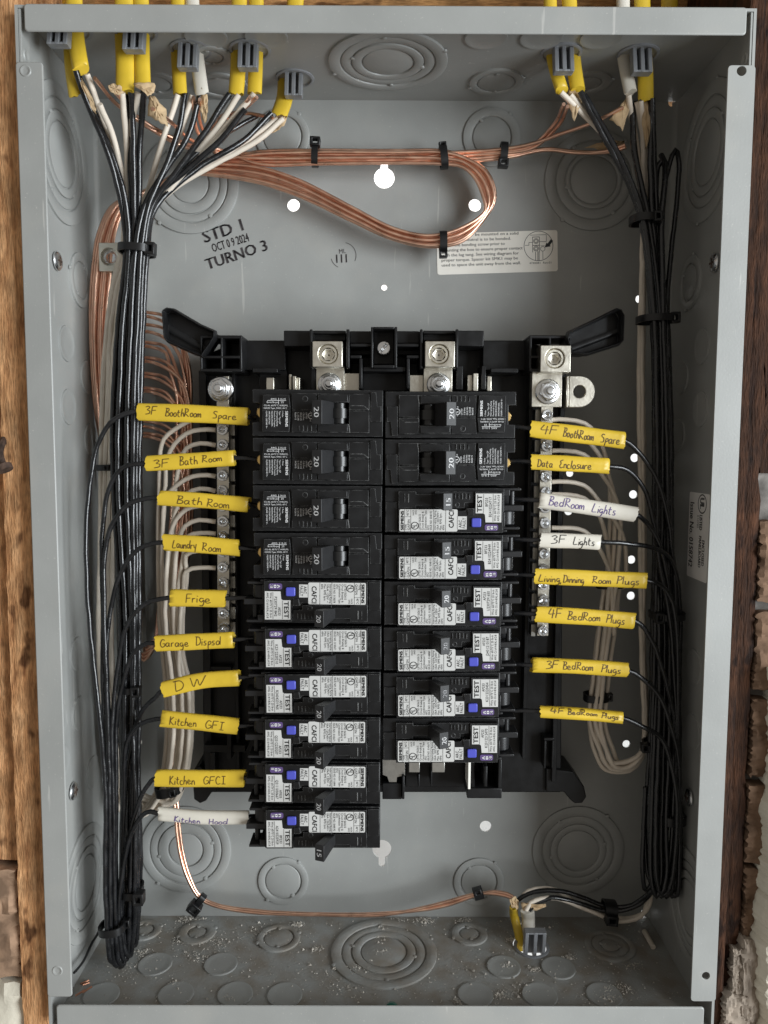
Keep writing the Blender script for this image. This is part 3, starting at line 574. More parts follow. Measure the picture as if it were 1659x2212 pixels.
for x0, x1, y0, y1 in ((801, 806, 706, 795), (852, 858, 706, 795), (806, 852, 706, 711), (806, 852, 788, 795)): dbox(mb, x0, x1, y0, y1, CZ-.2, -1.5)
dbox(mb, 807, 851, 712, 787, CZ-.2, -2.0); cpart(mb, 'screw_well', 'black_plastic', bevel=.015)
def slot_screw(c, r, m, name='set_screw', parent=ch, ang=.8, h=.06, cross=False):
    mb = MB(); f = lambda a, b, z: (c[0]+a, c[1]+b, c[2]+z); w_ = r*.17
    mb.lathe([(r, -.12), (r, h*.45), (r*.92, h*.5), (r*.6, h*.3), (r*.5, -.02), (r*.1, -.05)], f, 16)
    for s_ in (1, -1):                                                # two bright half rings round a dark recess, split by the slot
        base = asin(w_/r); T = [base+(pi-2*base)*i/8 for i in range(9)]; ri = max(.56 if name == 'terminal_screw' else .2, .2)*r; b2 = asin(min(.9, w_/ri)); T2 = [b2+(pi-2*b2)*i/8 for i in range(9)]
        P = [(.94*r*cos(t), .94*r*sin(t)*s_) for t in T]+[(ri*cos(t), ri*sin(t)*s_) for t in reversed(T2)]
        mb.prism([(x*cos(ang)-y*sin(ang), x*sin(ang)+y*cos(ang)) for x, y in P], h*.2, h, fr=f)
    return cpart(mb, name, m, parent, bevel=.008, seg=1)
slot_screw(at(829, 752, z=-1.75), .15, 'zinc_steel', 'fixing_screw', ang=.9)
def lug(x0, x1, y0, y1, hx, hy, z, px=None, bolt=None):
    mb = MB(); a = at(x0, y1, z=z); b = at(x1, y0, z=z); c = at(hx, hy, z=z)
    mb.prism([(a[0], a[1]), (b[0], a[1]), (b[0], b[1]), (a[0], b[1])], z-.55, z, [circle(c[0], c[1], .215, 28)])
    o = cpart(mb, 'lug_block', 'tinned_aluminium', bevel=.015)
    mb = MB(); mb.lathe([(.212, -.40), (.212, -.06), (.19, -.035), (.15, -.035), (.135, -.06), (.135, -.2)], lambda p, q, h: (c[0]+p, c[1]+q, c[2]+h), 24, False)
    mb.lathe([(.135, -.2), (.0, -.2)], lambda p, q, h: (c[0]+p, c[1]+q, c[2]+h), 6, False)
    mb.lathe([(.14, -.06), (.105, -.075), (.095, -.19), (.02, -.2)], lambda p, q, h: (c[0]+p, c[1]+q, c[2]+h), 6); cpart(mb, 'set_screw', 'tinned_aluminium', o)
    if px:
        mb = MB(); dbox(mb, *px, z-.7, z-.42); cpart(mb, 'bus_tongue', 'tinned_aluminium', bevel=.01)
    if bolt: hexbolt(*bolt, z-.42)
    return o
def hexbolt(x, y, r, z, ang=.3):
    c = at(x, y, z=z); f = lambda a, b, h: (c[0]+a, c[1]+b, c[2]+h)
    mb = MB(); mb.lathe([(r, -.02), (r, .02), (r*.96, .04), (r*.7, .06)], f, 28, False)
    P = [(r*.80*cos(ang+pi/3*i), r*.80*sin(ang+pi/3*i)) for i in range(6)]; mb.prism(P, .03, .2, fr=f)
    mb.lathe([(r*.68, .2), (r*.64, .215), (r*.45, .215), (r*.38, .19)], f, 20)
    mb.lathe([(r*.33, .15), (r*.33, .30), (r*.27, .33), (r*.1, .335)], f, 16); return cpart(mb, 'hex_bolt', 'zinc_steel', bevel=.015)
lug(675, 740, 737, 793, 709, 765, -1.45, (683, 744, 790, 850), (712, 831, .265))
lug(918, 983, 737, 793, 949, 765, -1.45, (915, 977, 790, 850), (947, 831, .265))
lug(1167, 1234, 746, 804, 1199, 774, -1.5, (1149, 1214, 800, 879), (1183, 846, .285))
for q in ((744, 776, 806, 850), (885, 914, 810, 850)): mb = MB(); dbox(mb, *q, -2.2, -2.0); cpart(mb, 'bus_tongue', 'tinned_aluminium', bevel=.01)
c = at(1252, 846, z=-1.95); mb = MB()
mb.prism([(c[0]-.24, c[1]-.355)]+arc(c[0], c[1], .355, -90, 90, 16)+[(c[0]-.24, c[1]+.355)], c[2]-.07, c[2], [circle(c[0], c[1], .135, 20)]); mb.box(c[0]-.30, c[0]-.235, c[1]-.355, c[1]+.355, c[2]-.55, c[2]-.004)
cpart(mb, 'bonding_strap', 'tinned_aluminium', bevel=.02)
hexbolt(477, 841, .29, -1.95)
mb = MB()
for x0, x1, y0, y1, z1 in ((632, 640, 812, 845, -1.9), (624, 630, 808, 845, -2.0), (641, 648, 815, 845, -2.0), (575, 592, 815, 845, -2.1), (1010, 1020, 810, 845, -2.0), (1022, 1033, 806, 845, -1.9), (1052, 1062, 812, 845, -2.1)): mb = MB(); dbox(mb, x0, x1, y0, y1, CZ, z1); cpart(mb, 'stab_contact', 'tinned_aluminium', bevel=.015)
# neutral bars
def bar(xt, yt, xb, yb, wd, label, ys, side):
    z = -1.95; a = at(xt, yt, z=z); b = at(xb, yb, z=z); h = wd/2/ (CF/(CC[2]-z))
    mb = MB(); mb.add([(a[0]-h, a[1], z), (a[0]+h, a[1], z), (b[0]+h, b[1], z), (b[0]-h, b[1], z), (a[0]-h, a[1], z-.34), (a[0]+h, a[1], z-.34), (b[0]+h, b[1], z-.34), (b[0]-h, b[1], z-.34)], [(3, 2, 1, 0), (0, 1, 5, 4), (2, 3, 7, 6), (1, 2, 6, 5), (3, 0, 4, 7), (4, 5, 6, 7)])
    o = cpart(mb, 'neutral_bar', 'tinned_aluminium', bevel=.015); o['label'] = label
    mb = MB(); s_ = -side
    for k, y in enumerate(ys):                                        # second row of the bar, standing lower behind
        x = xt+(xb-xt)*(y-yt)/(yb-yt)+s_*wd*.78; dbox(mb, x-5, x+5, y-13, y+13, -2.6, -2.3)
    cpart(mb, 'bar_flank', 'bus_metal', o, bevel=.01)
    for y in ys:
        x = xt+(xb-xt)*(y-yt)/(yb-yt); slot_screw(at(x+random.uniform(-1, 1), y, z=z+.06), .128, 'zinc_steel', 'terminal_screw', o, random.choice((.05, .3, 1.4, -.3, 2.2)), .07)
    return o
ysL = [928+33*i for i in range(14)]; ysR = [897+33.2*i for i in range(15)]
bar(481, 812, 483, 1368, 27, 'left neutral bar with a row of terminal screws', ysL, -1)
bar(1182, 876, 1172, 1374, 26, 'right neutral bar with a row of terminal screws', ysR, 1)
# lower end of the bus under the right column
mb = MB(); mb.prism(dpoly([(826, 1640), (875, 1640), (875, 1676), (858, 1679), (857, 1690), (840, 1690), (836, 1678), (826, 1674)], -2.0), -2.1, -2.0); cpart(mb, 'bus_end', 'bus_metal', bevel=.01)
for q in ((883, 907), (933, 961)): mb = MB(); dbox(mb, *q, 1640, 1669, -2.2, -1.9); cpart(mb, 'stab_contact', 'bus_metal', bevel=.015)
mb = MB(); dbox(mb, 1011, 1016.5, 1645, 1705, -2.3, -1.72); cpart(mb, 'stab_contact', 'sticker_cream', bevel=.01)
mb = MB()
for x0, x1, y0, y1, z1 in ((1009, 1084, 1703, 1725, -1.8), (1017, 1026, 1640, 1703, -1.9), (1076, 1084, 1640, 1703, -1.8), (1046, 1053, 1655, 1700, -1.6), (826, 868, 1692, 1727, -2.0), (868, 874, 1676, 1727, -1.9), (903, 907, 1672, 1700, -2.0), (930, 934, 1640, 1700, -2.0), (876, 1009, 1640, 1700, -2.55)): dbox(mb, x0, x1, y0, y1, CZ-.3, z1)
cpart(mb, 'bus_support', 'black_plastic', bevel=.02)

# ================================================================== BREAKERS
FZ = -.65
def bfr(a, b, h): return (a, b, h)
def ul_mark(mb, u, v, r, fr, wd=.012):
    ring2(mb, u, v, r, wd, fr, 18); text(mb, 'U', u-r*.05, v-r*.62, r*.62, 90, r*.62, fr, .004); text(mb, 'L', u+r*.55, v-r*.1, r*.62, 90, r*.55, fr, .004)
def handle(g, u0, w0, w1, vb, vt, thick, taper, txt, worn=False):
    """toggle leaning outwards; vb half width of the head"""
    A = [(u0-.05, -.12), (u0+.17, w1), (u0+.17+thick, w1-.075), (u0+.14, -.12)]
    mb = MB(); vs = []
    for (u, w_), hv in zip(A, (vt, vb, vb, vt)): vs += [(u, -hv, w_), (u, hv, w_)]
    mb.add(vs, [(0, 1, 3, 2), (2, 3, 5, 4), (4, 5, 7, 6), (6, 7, 1, 0), (1, 7, 5, 3), (0, 2, 4, 6)])
    o = mb.build('toggle_handle', 'handle_plastic', g, bevel=.014)
    mb = MB(); s0 = Vector((A[1][0], 0, A[1][1])); d = Vector((A[2][0]-A[1][0], 0, A[2][1]-A[1][1])); L_ = d.length; d.normalize(); n = Vector((-d.z, 0, d.x)); n = n if n.z > 0 else -n
    fr = lambda a, b: tuple(s0+d*a+Vector((0, b, 0))+n*.006)
    text(mb, txt, L_*.76, -vb*.42, L_*.48, 90, vb*.84, fr, .002)
    mb.build('rating_number', 'ink_worn' if worn else 'ink_white', o, smooth=False)
    return o
def std_breaker(parent):
    g = parent
    hole = [(.735, -.215), (1.235, -.215), (1.235, .215), (.735, .215)]
    mb = MB(); mb.prism([(.015, -.487), (2.745, -.487), (2.745, -.2), (2.6, -.2), (2.6, .2), (2.755, .2), (2.755, .487), (.015, .487)], -1.75, -.10, [hole]); mb.build('case', 'breaker_plastic', g, bevel=.015)
    def plates(z0, z1, polys, m='breaker_plastic', name='cover', bev=.012):
        mb = MB()
        for p in polys: mb.prism(p, z0, z1)
        return mb.build(name, m, g, bevel=bev)
    sm = -.058
    mb = MB()
    for p in ([(.30, .405), (.30, sm+.004), (.725, sm+.004), (.725, .222), (.70, .405)], [(.30, sm-.004), (.30, -.405), (.70, -.405), (.725, -.222), (.725, sm-.004)],
              [(1.40, .405), (1.40, sm+.004), (1.905, sm+.004), (1.92, .405)], [(1.40, sm-.004), (1.40, -.405), (1.93, -.405), (1.905, sm-.004)],
              [(.70, .405), (.725, .222), (1.25, .222), (1.25, sm+.004), (1.385, sm+.004), (1.385, .405)], [(.70, -.405), (.725, -.222), (1.25, -.222), (1.25, sm-.004), (1.385, sm-.004), (1.385, -.405)]): mb.prism(p, -.099, -.035)
    mb.prism([(.05, .17), (.28, .17), (.28, -.44), (.16, -.44), (.13, -.15), (.05, -.15)], -.099, -.055)
    mb.prism([(.30, -.07), (.715, -.07), (.715, -.16), (.42, -.16)], -.0345, -.02)
    for i in range(4): mb.box(1.50+.085*i, 1.518+.085*i, .27, .375, -.0345, -.015)
    mb.lathe([(.06, -.034), (.055, -.026), (.045, -.03)], lambda a, b, h: (1.64+a, -.29+b, h), 16)
    mb.build('cover', 'breaker_plastic', g, bevel=.010)
    mb = MB(); mb.prism([(.745, .39), (1.30, .39), (1.375, .37), (1.375, .23), (.745, .225)], -.0345, -.005); mb.prism([(.745, -.39), (1.30, -.39), (1.375, -.37), (1.375, -.23), (.745, -.225)], -.0345, -.005); mb.build('handle_guard', 'breaker_plastic', g, bevel=.015)
    mb = MB(); mb.prism([(1.965, .40), (2.53, .40), (2.53, sm+.003), (1.935, sm+.003)], -.099, 0); mb.prism([(1.935, sm-.003), (2.53, sm-.003), (2.51, -.37), (1.965, -.37)], -.099, 0); mb.build('label_panel', 'breaker_plastic', g, bevel=.010)
    mb = MB(); fr = lambda a, b, h: (.93+a, h, -.2+b); mb.lathe([(.0, -.1), (.20, -.1), (.20, .1), (.0, .1)], fr, 20, False); mb.lathe([(.15, -.21), (.15, .21)], fr, 16); mb.build('pivot_drum', 'pivot_plastic', g)
    mb = MB(); c = (2.60, -.02, -.5); mb.lathe([(.13, -.1), (.13, .0), (.11, .03), (.02, .035)], lambda a, b, h: (c[0]+a, c[1]+b, c[2]+h), 18); t = mb.build('terminal_screw', 'brass', g)
    handle(g, 1.08, -.1, .46, .245, .235, .215, 0, '20')
    mb = MB(); fr = lambda a, b: (a, b, .007); fl = lambda a, b: (a, b, -.028)
    for i, (sx, u, ln) in enumerate((('1 Pole', 2.115, .12), ('Type / Tipo QP', 2.175, .27), ('Interrupting Rating', 2.228, .31), ('Pouvoir de Coupure', 2.282, .33), ('MAX.RMS.SYM.AMPS.', 2.338, .32), ('AMP.SYM.EFF.MAX.', 2.394, .28), ('10,000 120/240 V~', 2.45, .36))): text(mb, sx, u, -.03, .030, 90, ln, fr)
    text(mb, 'SIEMENS', 2.045, -.03, .052, 90, .32, fr, .003)
    text(mb, 'HACR Type, SWD, 40°C', 2.49, -.075, .031, 180, .48, fr); text(mb, 'CU-AL 60/75°C WIRE/FIL', 2.49, -.13, .031, 180, .50, fr); text(mb, 'lb-in/lb-po', 2.43, -.195, .036, 180, .24, fr); text(mb, '25', 2.14, -.195, .036, 180, .06, fr); text(mb, 'AWG', 2.35, -.26, .036, 180, .12, fr); text(mb, '14-10', 2.15, -.26, .036, 180, .11, fr)
    stroke(mb, [(2.42, -.248), (2.03, -.248)], .008, fr); stroke(mb, [(2.185, -.17), (2.185, -.30)], .008, fr)
    ul_mark(mb, 1.515, .06, .06, fl); text(mb, 'c', 1.535, -.03, .03, 90, None, fl); text(mb, 'US', 1.54, .13, .028, 90, None, fl)
    for sx, u, ln in (('LISTED', 1.625, .13), ('C.B./Dist.', 1.685, .16), ('ISSUE NO.', 1.742, .17), ('L-5538', 1.797, .16), ('E62615', 1.853, .15)): text(mb, sx, u, -.005, .032, 90, ln, fl)
    mb.build('print', 'ink_white', g, smooth=False)
def afci_body(g):
    hole = [(.68, .115), (1.06, .115), (1.06, .335), (.68, .335)]
    mb = MB(); mb.prism([(.015, -.47), (2.54, -.47), (2.54, .47), (.015, .47)], -1.75, -.16, [hole]); mb.build('case', 'breaker_plastic', g, bevel=.015)
    mb = MB()
    mb.prism([(.30, -.465), (2.49, -.465), (2.49, .40), (1.90, .40), (1.90, .05), (1.72, .05), (1.70, .0), (.30, .04)], -.159, -.01)
    mb.prism([(.30, .045), (.67, .05), (.67, .105), (1.07, .105), (1.07, .05), (1.69, .055), (1.69, .16), (1.89, .16), (1.89, .40), (1.07, .40), (1.07, .345), (.67, .345), (.67, .40), (.30, .40)], -.159, -.06)
    mb.prism([(.03, .17), (.28, .17), (.28, -.44), (.03, -.44)], -.159, -.11)
    for i in range(5): mb.box(1.48+.075*i, 1.495+.075*i, .24+.01*(i % 2), .36, -.0595, -.035)
    mb.box(.42, .435, .17, .35, -.0595, -.045); mb.box(.50, .515, .17, .35, -.0595, -.045)
    mb.lathe([(.055, -.0595), (.05, -.045), (.042, -.05)], lambda a, b, h: (1.53+a, .12+b, h), 14)
    mb.prism([(1.74, .055), (1.88, .055), (1.88, -.09), (1.76, -.09)], -.0099, .02)
    mb.build('cover', 'breaker_plastic', g, bevel=.015)
    mb = MB(); mb.box(.74, .92, .125, .325, -.5, -.1); mb.build('pivot_drum', 'pivot_plastic', g, bevel=.04)
    mb = MB()                                                           # moulded terminal end
    for u0, u1, v0, v1, w0, w1 in ((2.50, 2.66, .44, .30, -.9, -.18), (2.5, 2.90, .47, .415, -.75, -.2), (2.5, 2.97, .10, -.025, -.75, -.28), (2.5, 2.80, .3, .1, -.9, -.62), (2.5, 2.88, -.36, -.415, -.75, -.2), (2.5, 2.6, -.415, -.465, -.9, -.16), (2.5, 2.56, -.03, -.36, -.9, -.15)): mb.box(u0, u1, v0, v1, w0, w1)
    mb.lathe([(.17, -.02), (.19, -.04), (.19, -.32), (.17, -.34)], lambda a, b, h: (2.62+a, h, -.5-b), 18)
    mb.lathe([(.06, .11), (.06, .40)], lambda a, b, h: (2.74+a, h, -.42-b), 12)
    mb.build('terminal_housing', 'dark_gray_plastic', g, bevel=.025)
    mb = MB(); mb.prism(rrect(.335, 1.552, -.43, .035, .03, 3), -.0095, .0); mb.prism([(1.5525, -.11), (1.745, -.11), (1.745, -.385), (1.5525, -.385)], -.0095, -.001); mb.build('rating_sticker', 'sticker_white', g)
    mb = MB(); mb.prism([(1.93, .37), (2.47, .37), (2.47, -.235), (2.14, -.235), (2.125, -.07), (2.09, -.045), (1.93, -.045)], -.0095, .0); mb.build('test_sticker', 'sticker_white', g)
    mb = MB(); mb.prism(rrect(1.83, 2.03, -.34, -.15, .03, 3), -.0095, .045); mb.build('test_button', 'button_blue', g, bevel=.018)
    mb = MB(); mb.prism(rrect(2.11, 2.39, -.415, -.285, .04, 3), -.0095, .002); mb.build('code_tag', 'tag_purple', g)
def afci_print(g, code, serial, model, issue, volt):
    mb = MB(); fr = lambda a, b: (a, b, .007); v0 = -.40
    text(mb, 'SIEMENS', .425, v0, .06, 90, .40, fr, .006)
    text(mb, 'TYPE', .495, v0, .045, 90, .12, fr); text(mb, 'QAF2N', .555, v0, .045, 90, .22, fr); text(mb, '40°C', .53, -.10, .045, 90, .12, fr)
    for u in (.445, .575, 1.05, 1.305): stroke(mb, [(u, v0-.03), (u, .03)], .006, fr)
    stroke(mb, [(.445, -.12), (.575, -.12)], .006, fr); stroke(mb, [(1.552, -.38), (1.552, -.11)], .006, fr)
    ul_mark(mb, .66, -.31, .075, fr, .014); text(mb, 'HACR', .645, -.09, .035, 90, .11, fr); text(mb, 'SWD', .70, -.07, .035, 90, .09, fr)
    for sx, u, ln in (('LISTED E62615', .785, .33), ('Circuit Breaker &', .845, .39), ('Combination Type', .905, .41), ('AFCI', .96, .1), ('ISSUE NO. '+issue, 1.018, .40), ('Interrupting Rating', 1.10, .41), ('10kA '+volt, 1.16, .40), ('Max. RMS Sym.', 1.22, .36), ('60Hz', 1.278, .11)): text(mb, sx, u, v0, .042, 90, ln, fr)
    text(mb, 'CAFCI', 1.475, -.35, .10, 90, .36, fr, .003); text(mb, 'ARC', 1.645, -.35, .06, 90, .16, fr); text(mb, 'FAULT', 1.725, -.36, .06, 90, .22, fr)
    text(mb, 'TEST', 2.06, -.02, .095, 90, .36, fr, .004); stroke(mb, [(2.095, -.04), (2.095, .36)], .006, fr); stroke(mb, [(2.295, -.22), (2.295, .36)], .006, fr)
    text(mb, model, 2.185, .10, .052, 90, .18, fr); text(mb, serial, 2.265, -.12, .055, 90, .42, fr)
    text(mb, 'Wire: 60/75°C 25 lb-in', 2.36, -.21, .045, 90, .54, fr); text(mb, 'AWG. CU #14-8/AL #12-8', 2.43, -.21, .045, 90, .55, fr)
    mb.build('print', 'ink_black', g, smooth=False)
    mb = MB()
    for i, c in enumerate(code): text(mb, c, 2.215+.075*i, -.385, .062, 90, .062 if c != '1' else .025, fr, .006)
    mb.build('code_letters', 'ink_white', g, smooth=False)
Y0 = 3.20
SLL = ['3F BathRoom Spare', '3F Bath Room', 'Bath Room', 'Laundry Room', 'Frige', 'Garage Dispsol', 'D W', 'Kitchen GFI', 'Kitchen GFCI', 'Kitchen Hood']
SLR = ['4F BathRoom Spare', 'Data Enclosure', 'BedRoom Lights', '3F Lights', 'Living, Dinning Room Plugs', '4F BedRoom Plugs', '3F BedRoom Plugs', '4F BedRoom Plugs']
WHITE = {'Kitchen Hood', 'BedRoom Lights', '3F Lights'}
def sname(side, i):
    nm = (SLL, SLR)[side][i]
    if side == 1 and i == 5: return 'upper yellow 4F BedRoom Plugs'
    if side == 1 and i == 7: return 'lowest yellow 4F BedRoom Plugs'
    return ('white ' if nm in WHITE else 'yellow ')+nm
std0 = None; af0 = {}
PRT = {(0, 4): ('A03', 'P2307291842', 'AE233', '0138078', '120V ~', '20'), (0, 5): ('A03', 'K2312220210', 'AF233', '0145671', '120/240V~', '20'), (0, 6): ('A03', 'R2404231965', 'AF233', '0159759', '120/240V~', '20'), (0, 7): ('A03', 'Q2312220207', 'AF233', '0145671', '120/240V~', '20'), (0, 8): ('A01', 'Q2111030667', 'A9533', '0116844', '120V ~', '20'), (0, 9): ('B03', 'A2410225929', 'BF233', '0048192', '120/240V~', '15'),
       (1, 2): ('B03', 'B2410224717', 'BF233', '0048192', '120/240V~', '15'), (1, 3): ('B03', 'B2410224949', 'BF233', '0048192', '120/240V~', '15'), (1, 4): ('A03', 'U2307291650', 'AF233', '0138078', '120V ~', '20'), (1, 5): ('A03', 'J2401210187', 'AF233', '0148884', '120/240V~', '20'), (1, 6): ('A03', 'K2312220454', 'AF233', '0145671', '120/240V~', '20'), (1, 7): ('A03', 'K2312212470', 'AF233', '0145671', '120/240V~', '20')}
afb = None
jit = random.Random(11)
for side, n in ((0, 10), (1, 8)):
    for i in range(n):
        loc = (-.004*i+(-.008 if side == 0 else .01)+jit.uniform(-.008, .008)-(.0 if side == 0 else .0), Y0-.5-i-(.02 if side == 1 else 0), FZ+jit.uniform(-.015, .015)+(.06 if (side, i) in PRT else 0))
        std = (side, i) not in PRT
        if std:
            lb = 'plain black 20 amp breaker wired to the %s sleeve' % sname(side, i)
            if std0 is None: std0 = g = thing('circuit_breaker', lb, 'circuit breaker', loc, 'circuit breakers in two columns'); std_breaker(g)
            else: g = copy_tree(std0); g['label'] = lb; g.location = V(loc)
        else:
            code, ser, mod, iss, vt, amp = PRT[(side, i)]
            lb = 'black %s amp CAFCI breaker wired to the %s sleeve' % (amp, sname(side, i))
            if afb is None: afb = g = thing('arc_fault_breaker', lb, 'circuit breaker', loc, 'circuit breakers in two columns'); afci_body(g); bodies = list(g.children)
            else:
                g = afb.copy(); COL.objects.link(g); g['label'] = lb; g.location = V(loc)
                for c in bodies: d = c.copy(); COL.objects.link(d); d.parent = g
            hd = handle(g, 1.02, -.1, .54, .178, .11, .20, 0, amp, worn=(side, i) in ((1, 5), (1, 6)))
            hd.location = V((0, .225, 0))
            afci_print(g, code, ser, mod, iss, vt)
            j = V((jit.uniform(-.014, .014), jit.uniform(-.012, .012), 0))
            for c in g.children:
                if c.name.split('.')[0] in ('rating_sticker', 'test_sticker', 'print'): c.location = j
        g.rotation_euler = (0, pi+jit.uniform(-.006, .006) if side == 0 else jit.uniform(-.006, .006)-.006, 0)

# ================================================================== WIRES
_wn = 0
def wire(pts, r, m, name, label, cat='wire', group=None, step=.14, n=8):
    global _wn
    _wn += 1; am = .026 if m != 'bare_copper' else .010
    P = spline(pts, step); P = [p+Vector([am*(noise.noise((p.x*.6+9*_wn, p.y*.6, 5*c+p.z))+.5*noise.noise((p.x*3+3*_wn, p.y*3, 5*c))) for c in range(3)]) if 0 < i < len(P)-1 else p for i, p in enumerate(P)]
    mb = MB(); mb.tube(P, r, n); o = mb.build(name, m, None, tuple(P[0]), ang=70); return tag(o, label, cat, group)
def W(pts): return [at(x, y, z=z) for x, y, z in pts]
RB = .055; RC = .041
HOT = lambda t: .051+.013*t
NEU = lambda t: .053+.009*t
# hot wires: left
SL = [  # sleeve: picture points of the centre line left -> right, height in picture units
    ([(301, 890), (420, 894), (536, 900)], 38), ([(319, 1001), (415, 995), (506, 989)], 34), ([(345, 1075), (440, 1081), (537, 1090)], 33), ([(355, 1172), (436, 1177), (516, 1184)], 37),
    ([(368, 1291), (428, 1292), (487, 1293)], 38), ([(339, 1390), (420, 1386), (504, 1382)], 36), ([(354, 1489), (435, 1470), (516, 1464)], 36), ([(349, 1552), (430, 1560), (514, 1569)], 37), ([(338, 1680), (430, 1681), (528, 1681)], 39), ([(343, 1758), (440, 1766), (538, 1766)], 31)]
SR = [([(1147, 927), (1248, 939), (1349, 952)], 37), ([(1148, 998), (1232, 1002), (1315, 1007)], 34), ([(1164, 1080), (1268, 1095), (1372, 1111)], 34), ([(1167, 1166), (1232, 1168), (1296, 1171)], 33), ([(1156, 1244), (1276, 1249), (1396, 1254)], 35), ([(1158, 1326), (1264, 1332), (1370, 1341)], 36), ([(1149, 1436), (1252, 1440), (1354, 1447)], 33), ([(1167, 1537), (1256, 1542), (1344, 1550)], 26)]
ZSL = -1.15
LANE = [  # picture points after the left end of each sleeve, going down
    [(272, 895), (240, 915), (212, 962), (195, 1050), (187, 1150), (187, 1256), (199, 1406), (212, 1520), (222, 1610), (228, 1750)],
    [(290, 1003), (262, 1012), (236, 1055), (223, 1130), (220, 1250), (222, 1356), (225, 1556), (232, 1750)],
    [(315, 1077), (282, 1087), (248, 1125), (229, 1190), (225, 1320), (232, 1500), (238, 1750)],
    [(328, 1174), (300, 1186), (262, 1236), (241, 1306), (231, 1386), (236, 1560), (243, 1750)],
    [(342, 1295), (310, 1306), (272, 1354), (256, 1431), (242, 1556), (246, 1750)],
    [(318, 1390), (286, 1414), (268, 1466), (251, 1556), (251, 1750)],
    [(336, 1506), (310, 1531), (291, 1571), (280, 1631), (270, 1750)],
    [(328, 1554), (296, 1570), (274, 1606), (268, 1680), (266, 1760)],
    [(322, 1694), (304, 1724), (286, 1784), (266, 1860)],
    [(328, 1754), (309, 1761), (290, 1790), (273, 1838)]]
BOT = [(228, 1950), (231, 1960), (238, 1960), (243, 1965), (248, 1970), (252, 1960), (272, 1930), (266, 1960), (259, 1950), (256, 1960)]
TURN = [(240, 2085), (247, 2078), (252, 2092), (258, 2096), (262, 2090), (268, 2070), (286, 2050), (278, 2060), (276, 2072), (268, 2082)]
ZL = [-1.15, -1.30, -1.25, -1.40, -1.35, -1.50, -1.75, -1.65, -1.55, -1.45]
UPB = [(262, 1950), (258, 1960), (263, 1965), (268, 1950), (275, 1960), (281, 1955), (297, 1940), (291, 1950), (286, 1950), (280, 1950)]
UPM = [(262, 1400), (271, 1400), (279, 1400), (258, 1400), (267, 1400), (290, 1400), (300, 1400), (285, 1400), (294, 1400), (276, 1400)]
UPH = [(244, 980), (254, 980), (264, 980), (250, 980), (260, 980), (288, 980), (302, 980), (274, 980), (296, 980), (282, 980)]
UPN = [(254, 720), (264, 720), (273, 720), (260, 720), (270, 720), (294, 720), (309, 720), (283, 720), (303, 720), (288, 720)]
TIE = [(272, 545), (278, 545), (286, 545), (276, 545), (283, 545), (304, 545), (318, 545), (294, 545), (312, 545), (300, 545)]
ZU = [-1.95, -1.8, -1.95, -2.15, -2.1, -1.75, -1.9, -1.75, -1.85, -2.05]
TOPS = [  # from just above the tie to the jackets
    [(262, 440), (232, 330), (186, 215), (164, 152)], [(272, 440), (246, 340), (198, 230), (168, 160)], [(290, 440), (289, 330), (284, 240), (280, 190)], [(283, 440), (280, 330), (276, 240), (272, 188)], [(299, 440), (302, 320), (309, 240), (312, 182)],
    [(322, 440), (362, 350), (388, 270), (399, 200)], [(336, 450), (430, 362), (528, 305), (586, 245)], [(314, 440), (354, 372), (408, 290), (432, 205)], [(328, 445), (380, 370), (440, 290), (496, 203)], [(320, 440), (395, 375), (480, 300), (530, 236)]]
ZT = [zA+.02, zA-.25, zB, zB-.1, zB-.05, zC-.08, zE+.12, zC-.1, zD+.02, zD-.1]
for i in range(10):
    sp, hh = SL[i]; nm = sname(0, i)
    P = [(552, sp[-1][1]+(3 if i < 4 else -3), -1.25)]+[(x, y, ZSL) for x, y in reversed(sp)]
    nL = len(LANE[i])
    for k, (x, y) in enumerate(LANE[i]): t = min(1, (k+1)/4); P.append((x, y, ZSL+.06+(ZL[i]-ZSL-.06)*t))
    P.append((*BOT[i], ZL[i])); P.append((TURN[i][0]-3, TURN[i][1]-10, ZL[i]-.02)); P.append((TURN[i][0]+6, TURN[i][1]-8, ZL[i]-.16))
    P += [(*UPB[i], ZU[i]+.2), (*UPM[i], ZU[i]), (*UPH[i], ZU[i]), (*UPN[i], ZU[i]), (*TIE[i], ZU[i])]
    for k, (x, y) in enumerate(TOPS[i]): t = (k+1)/4; P.append((x, y, ZU[i]+(ZT[i]-ZU[i])*t))
    wire(W(P), HOT, 'black_insulation', 'hot_wire', 'black wire passing through the %s sleeve into the left bundle' % nm, 'wire', 'black wires of the left bundle')
# black wires without a label: loops in the lower left and the bent cable
for i, (pts, lb) in enumerate((([(296, 2030), (303, 1900), (300, 1700), (290, 1500), (282, 1400)], 'rearmost black wire of the lower left loops'),)):
    wire(W([(x, y, -2.3) for x, y in pts]), RB, 'black_insulation', 'hot_wire', lb, 'wire', 'black wires of the left bundle')
wire(W([(556, 250, zE-.1), (495, 285, zE+.1), (430, 330, -2.0), (362, 395, -1.95), (325, 450, -2.0), (308, 545, -2.15), (297, 720, -2.2), (284, 980, -2.3), (284, 1400, -2.3)]), RB, 'black_insulation', 'hot_wire', 'black wire curving from the bent yellow jacket behind the left bundle', 'wire', 'black wires of the left bundle')
wire(W([(214, 2011, -1.7), (196, 2040, -1.9), (180, 2075, -1.3), (160, 2101, -.7)]), .03, 'tie_nylon', 'tie_tail', 'thin black curved tail running from the lower left tie to the flange', 'cable tie')
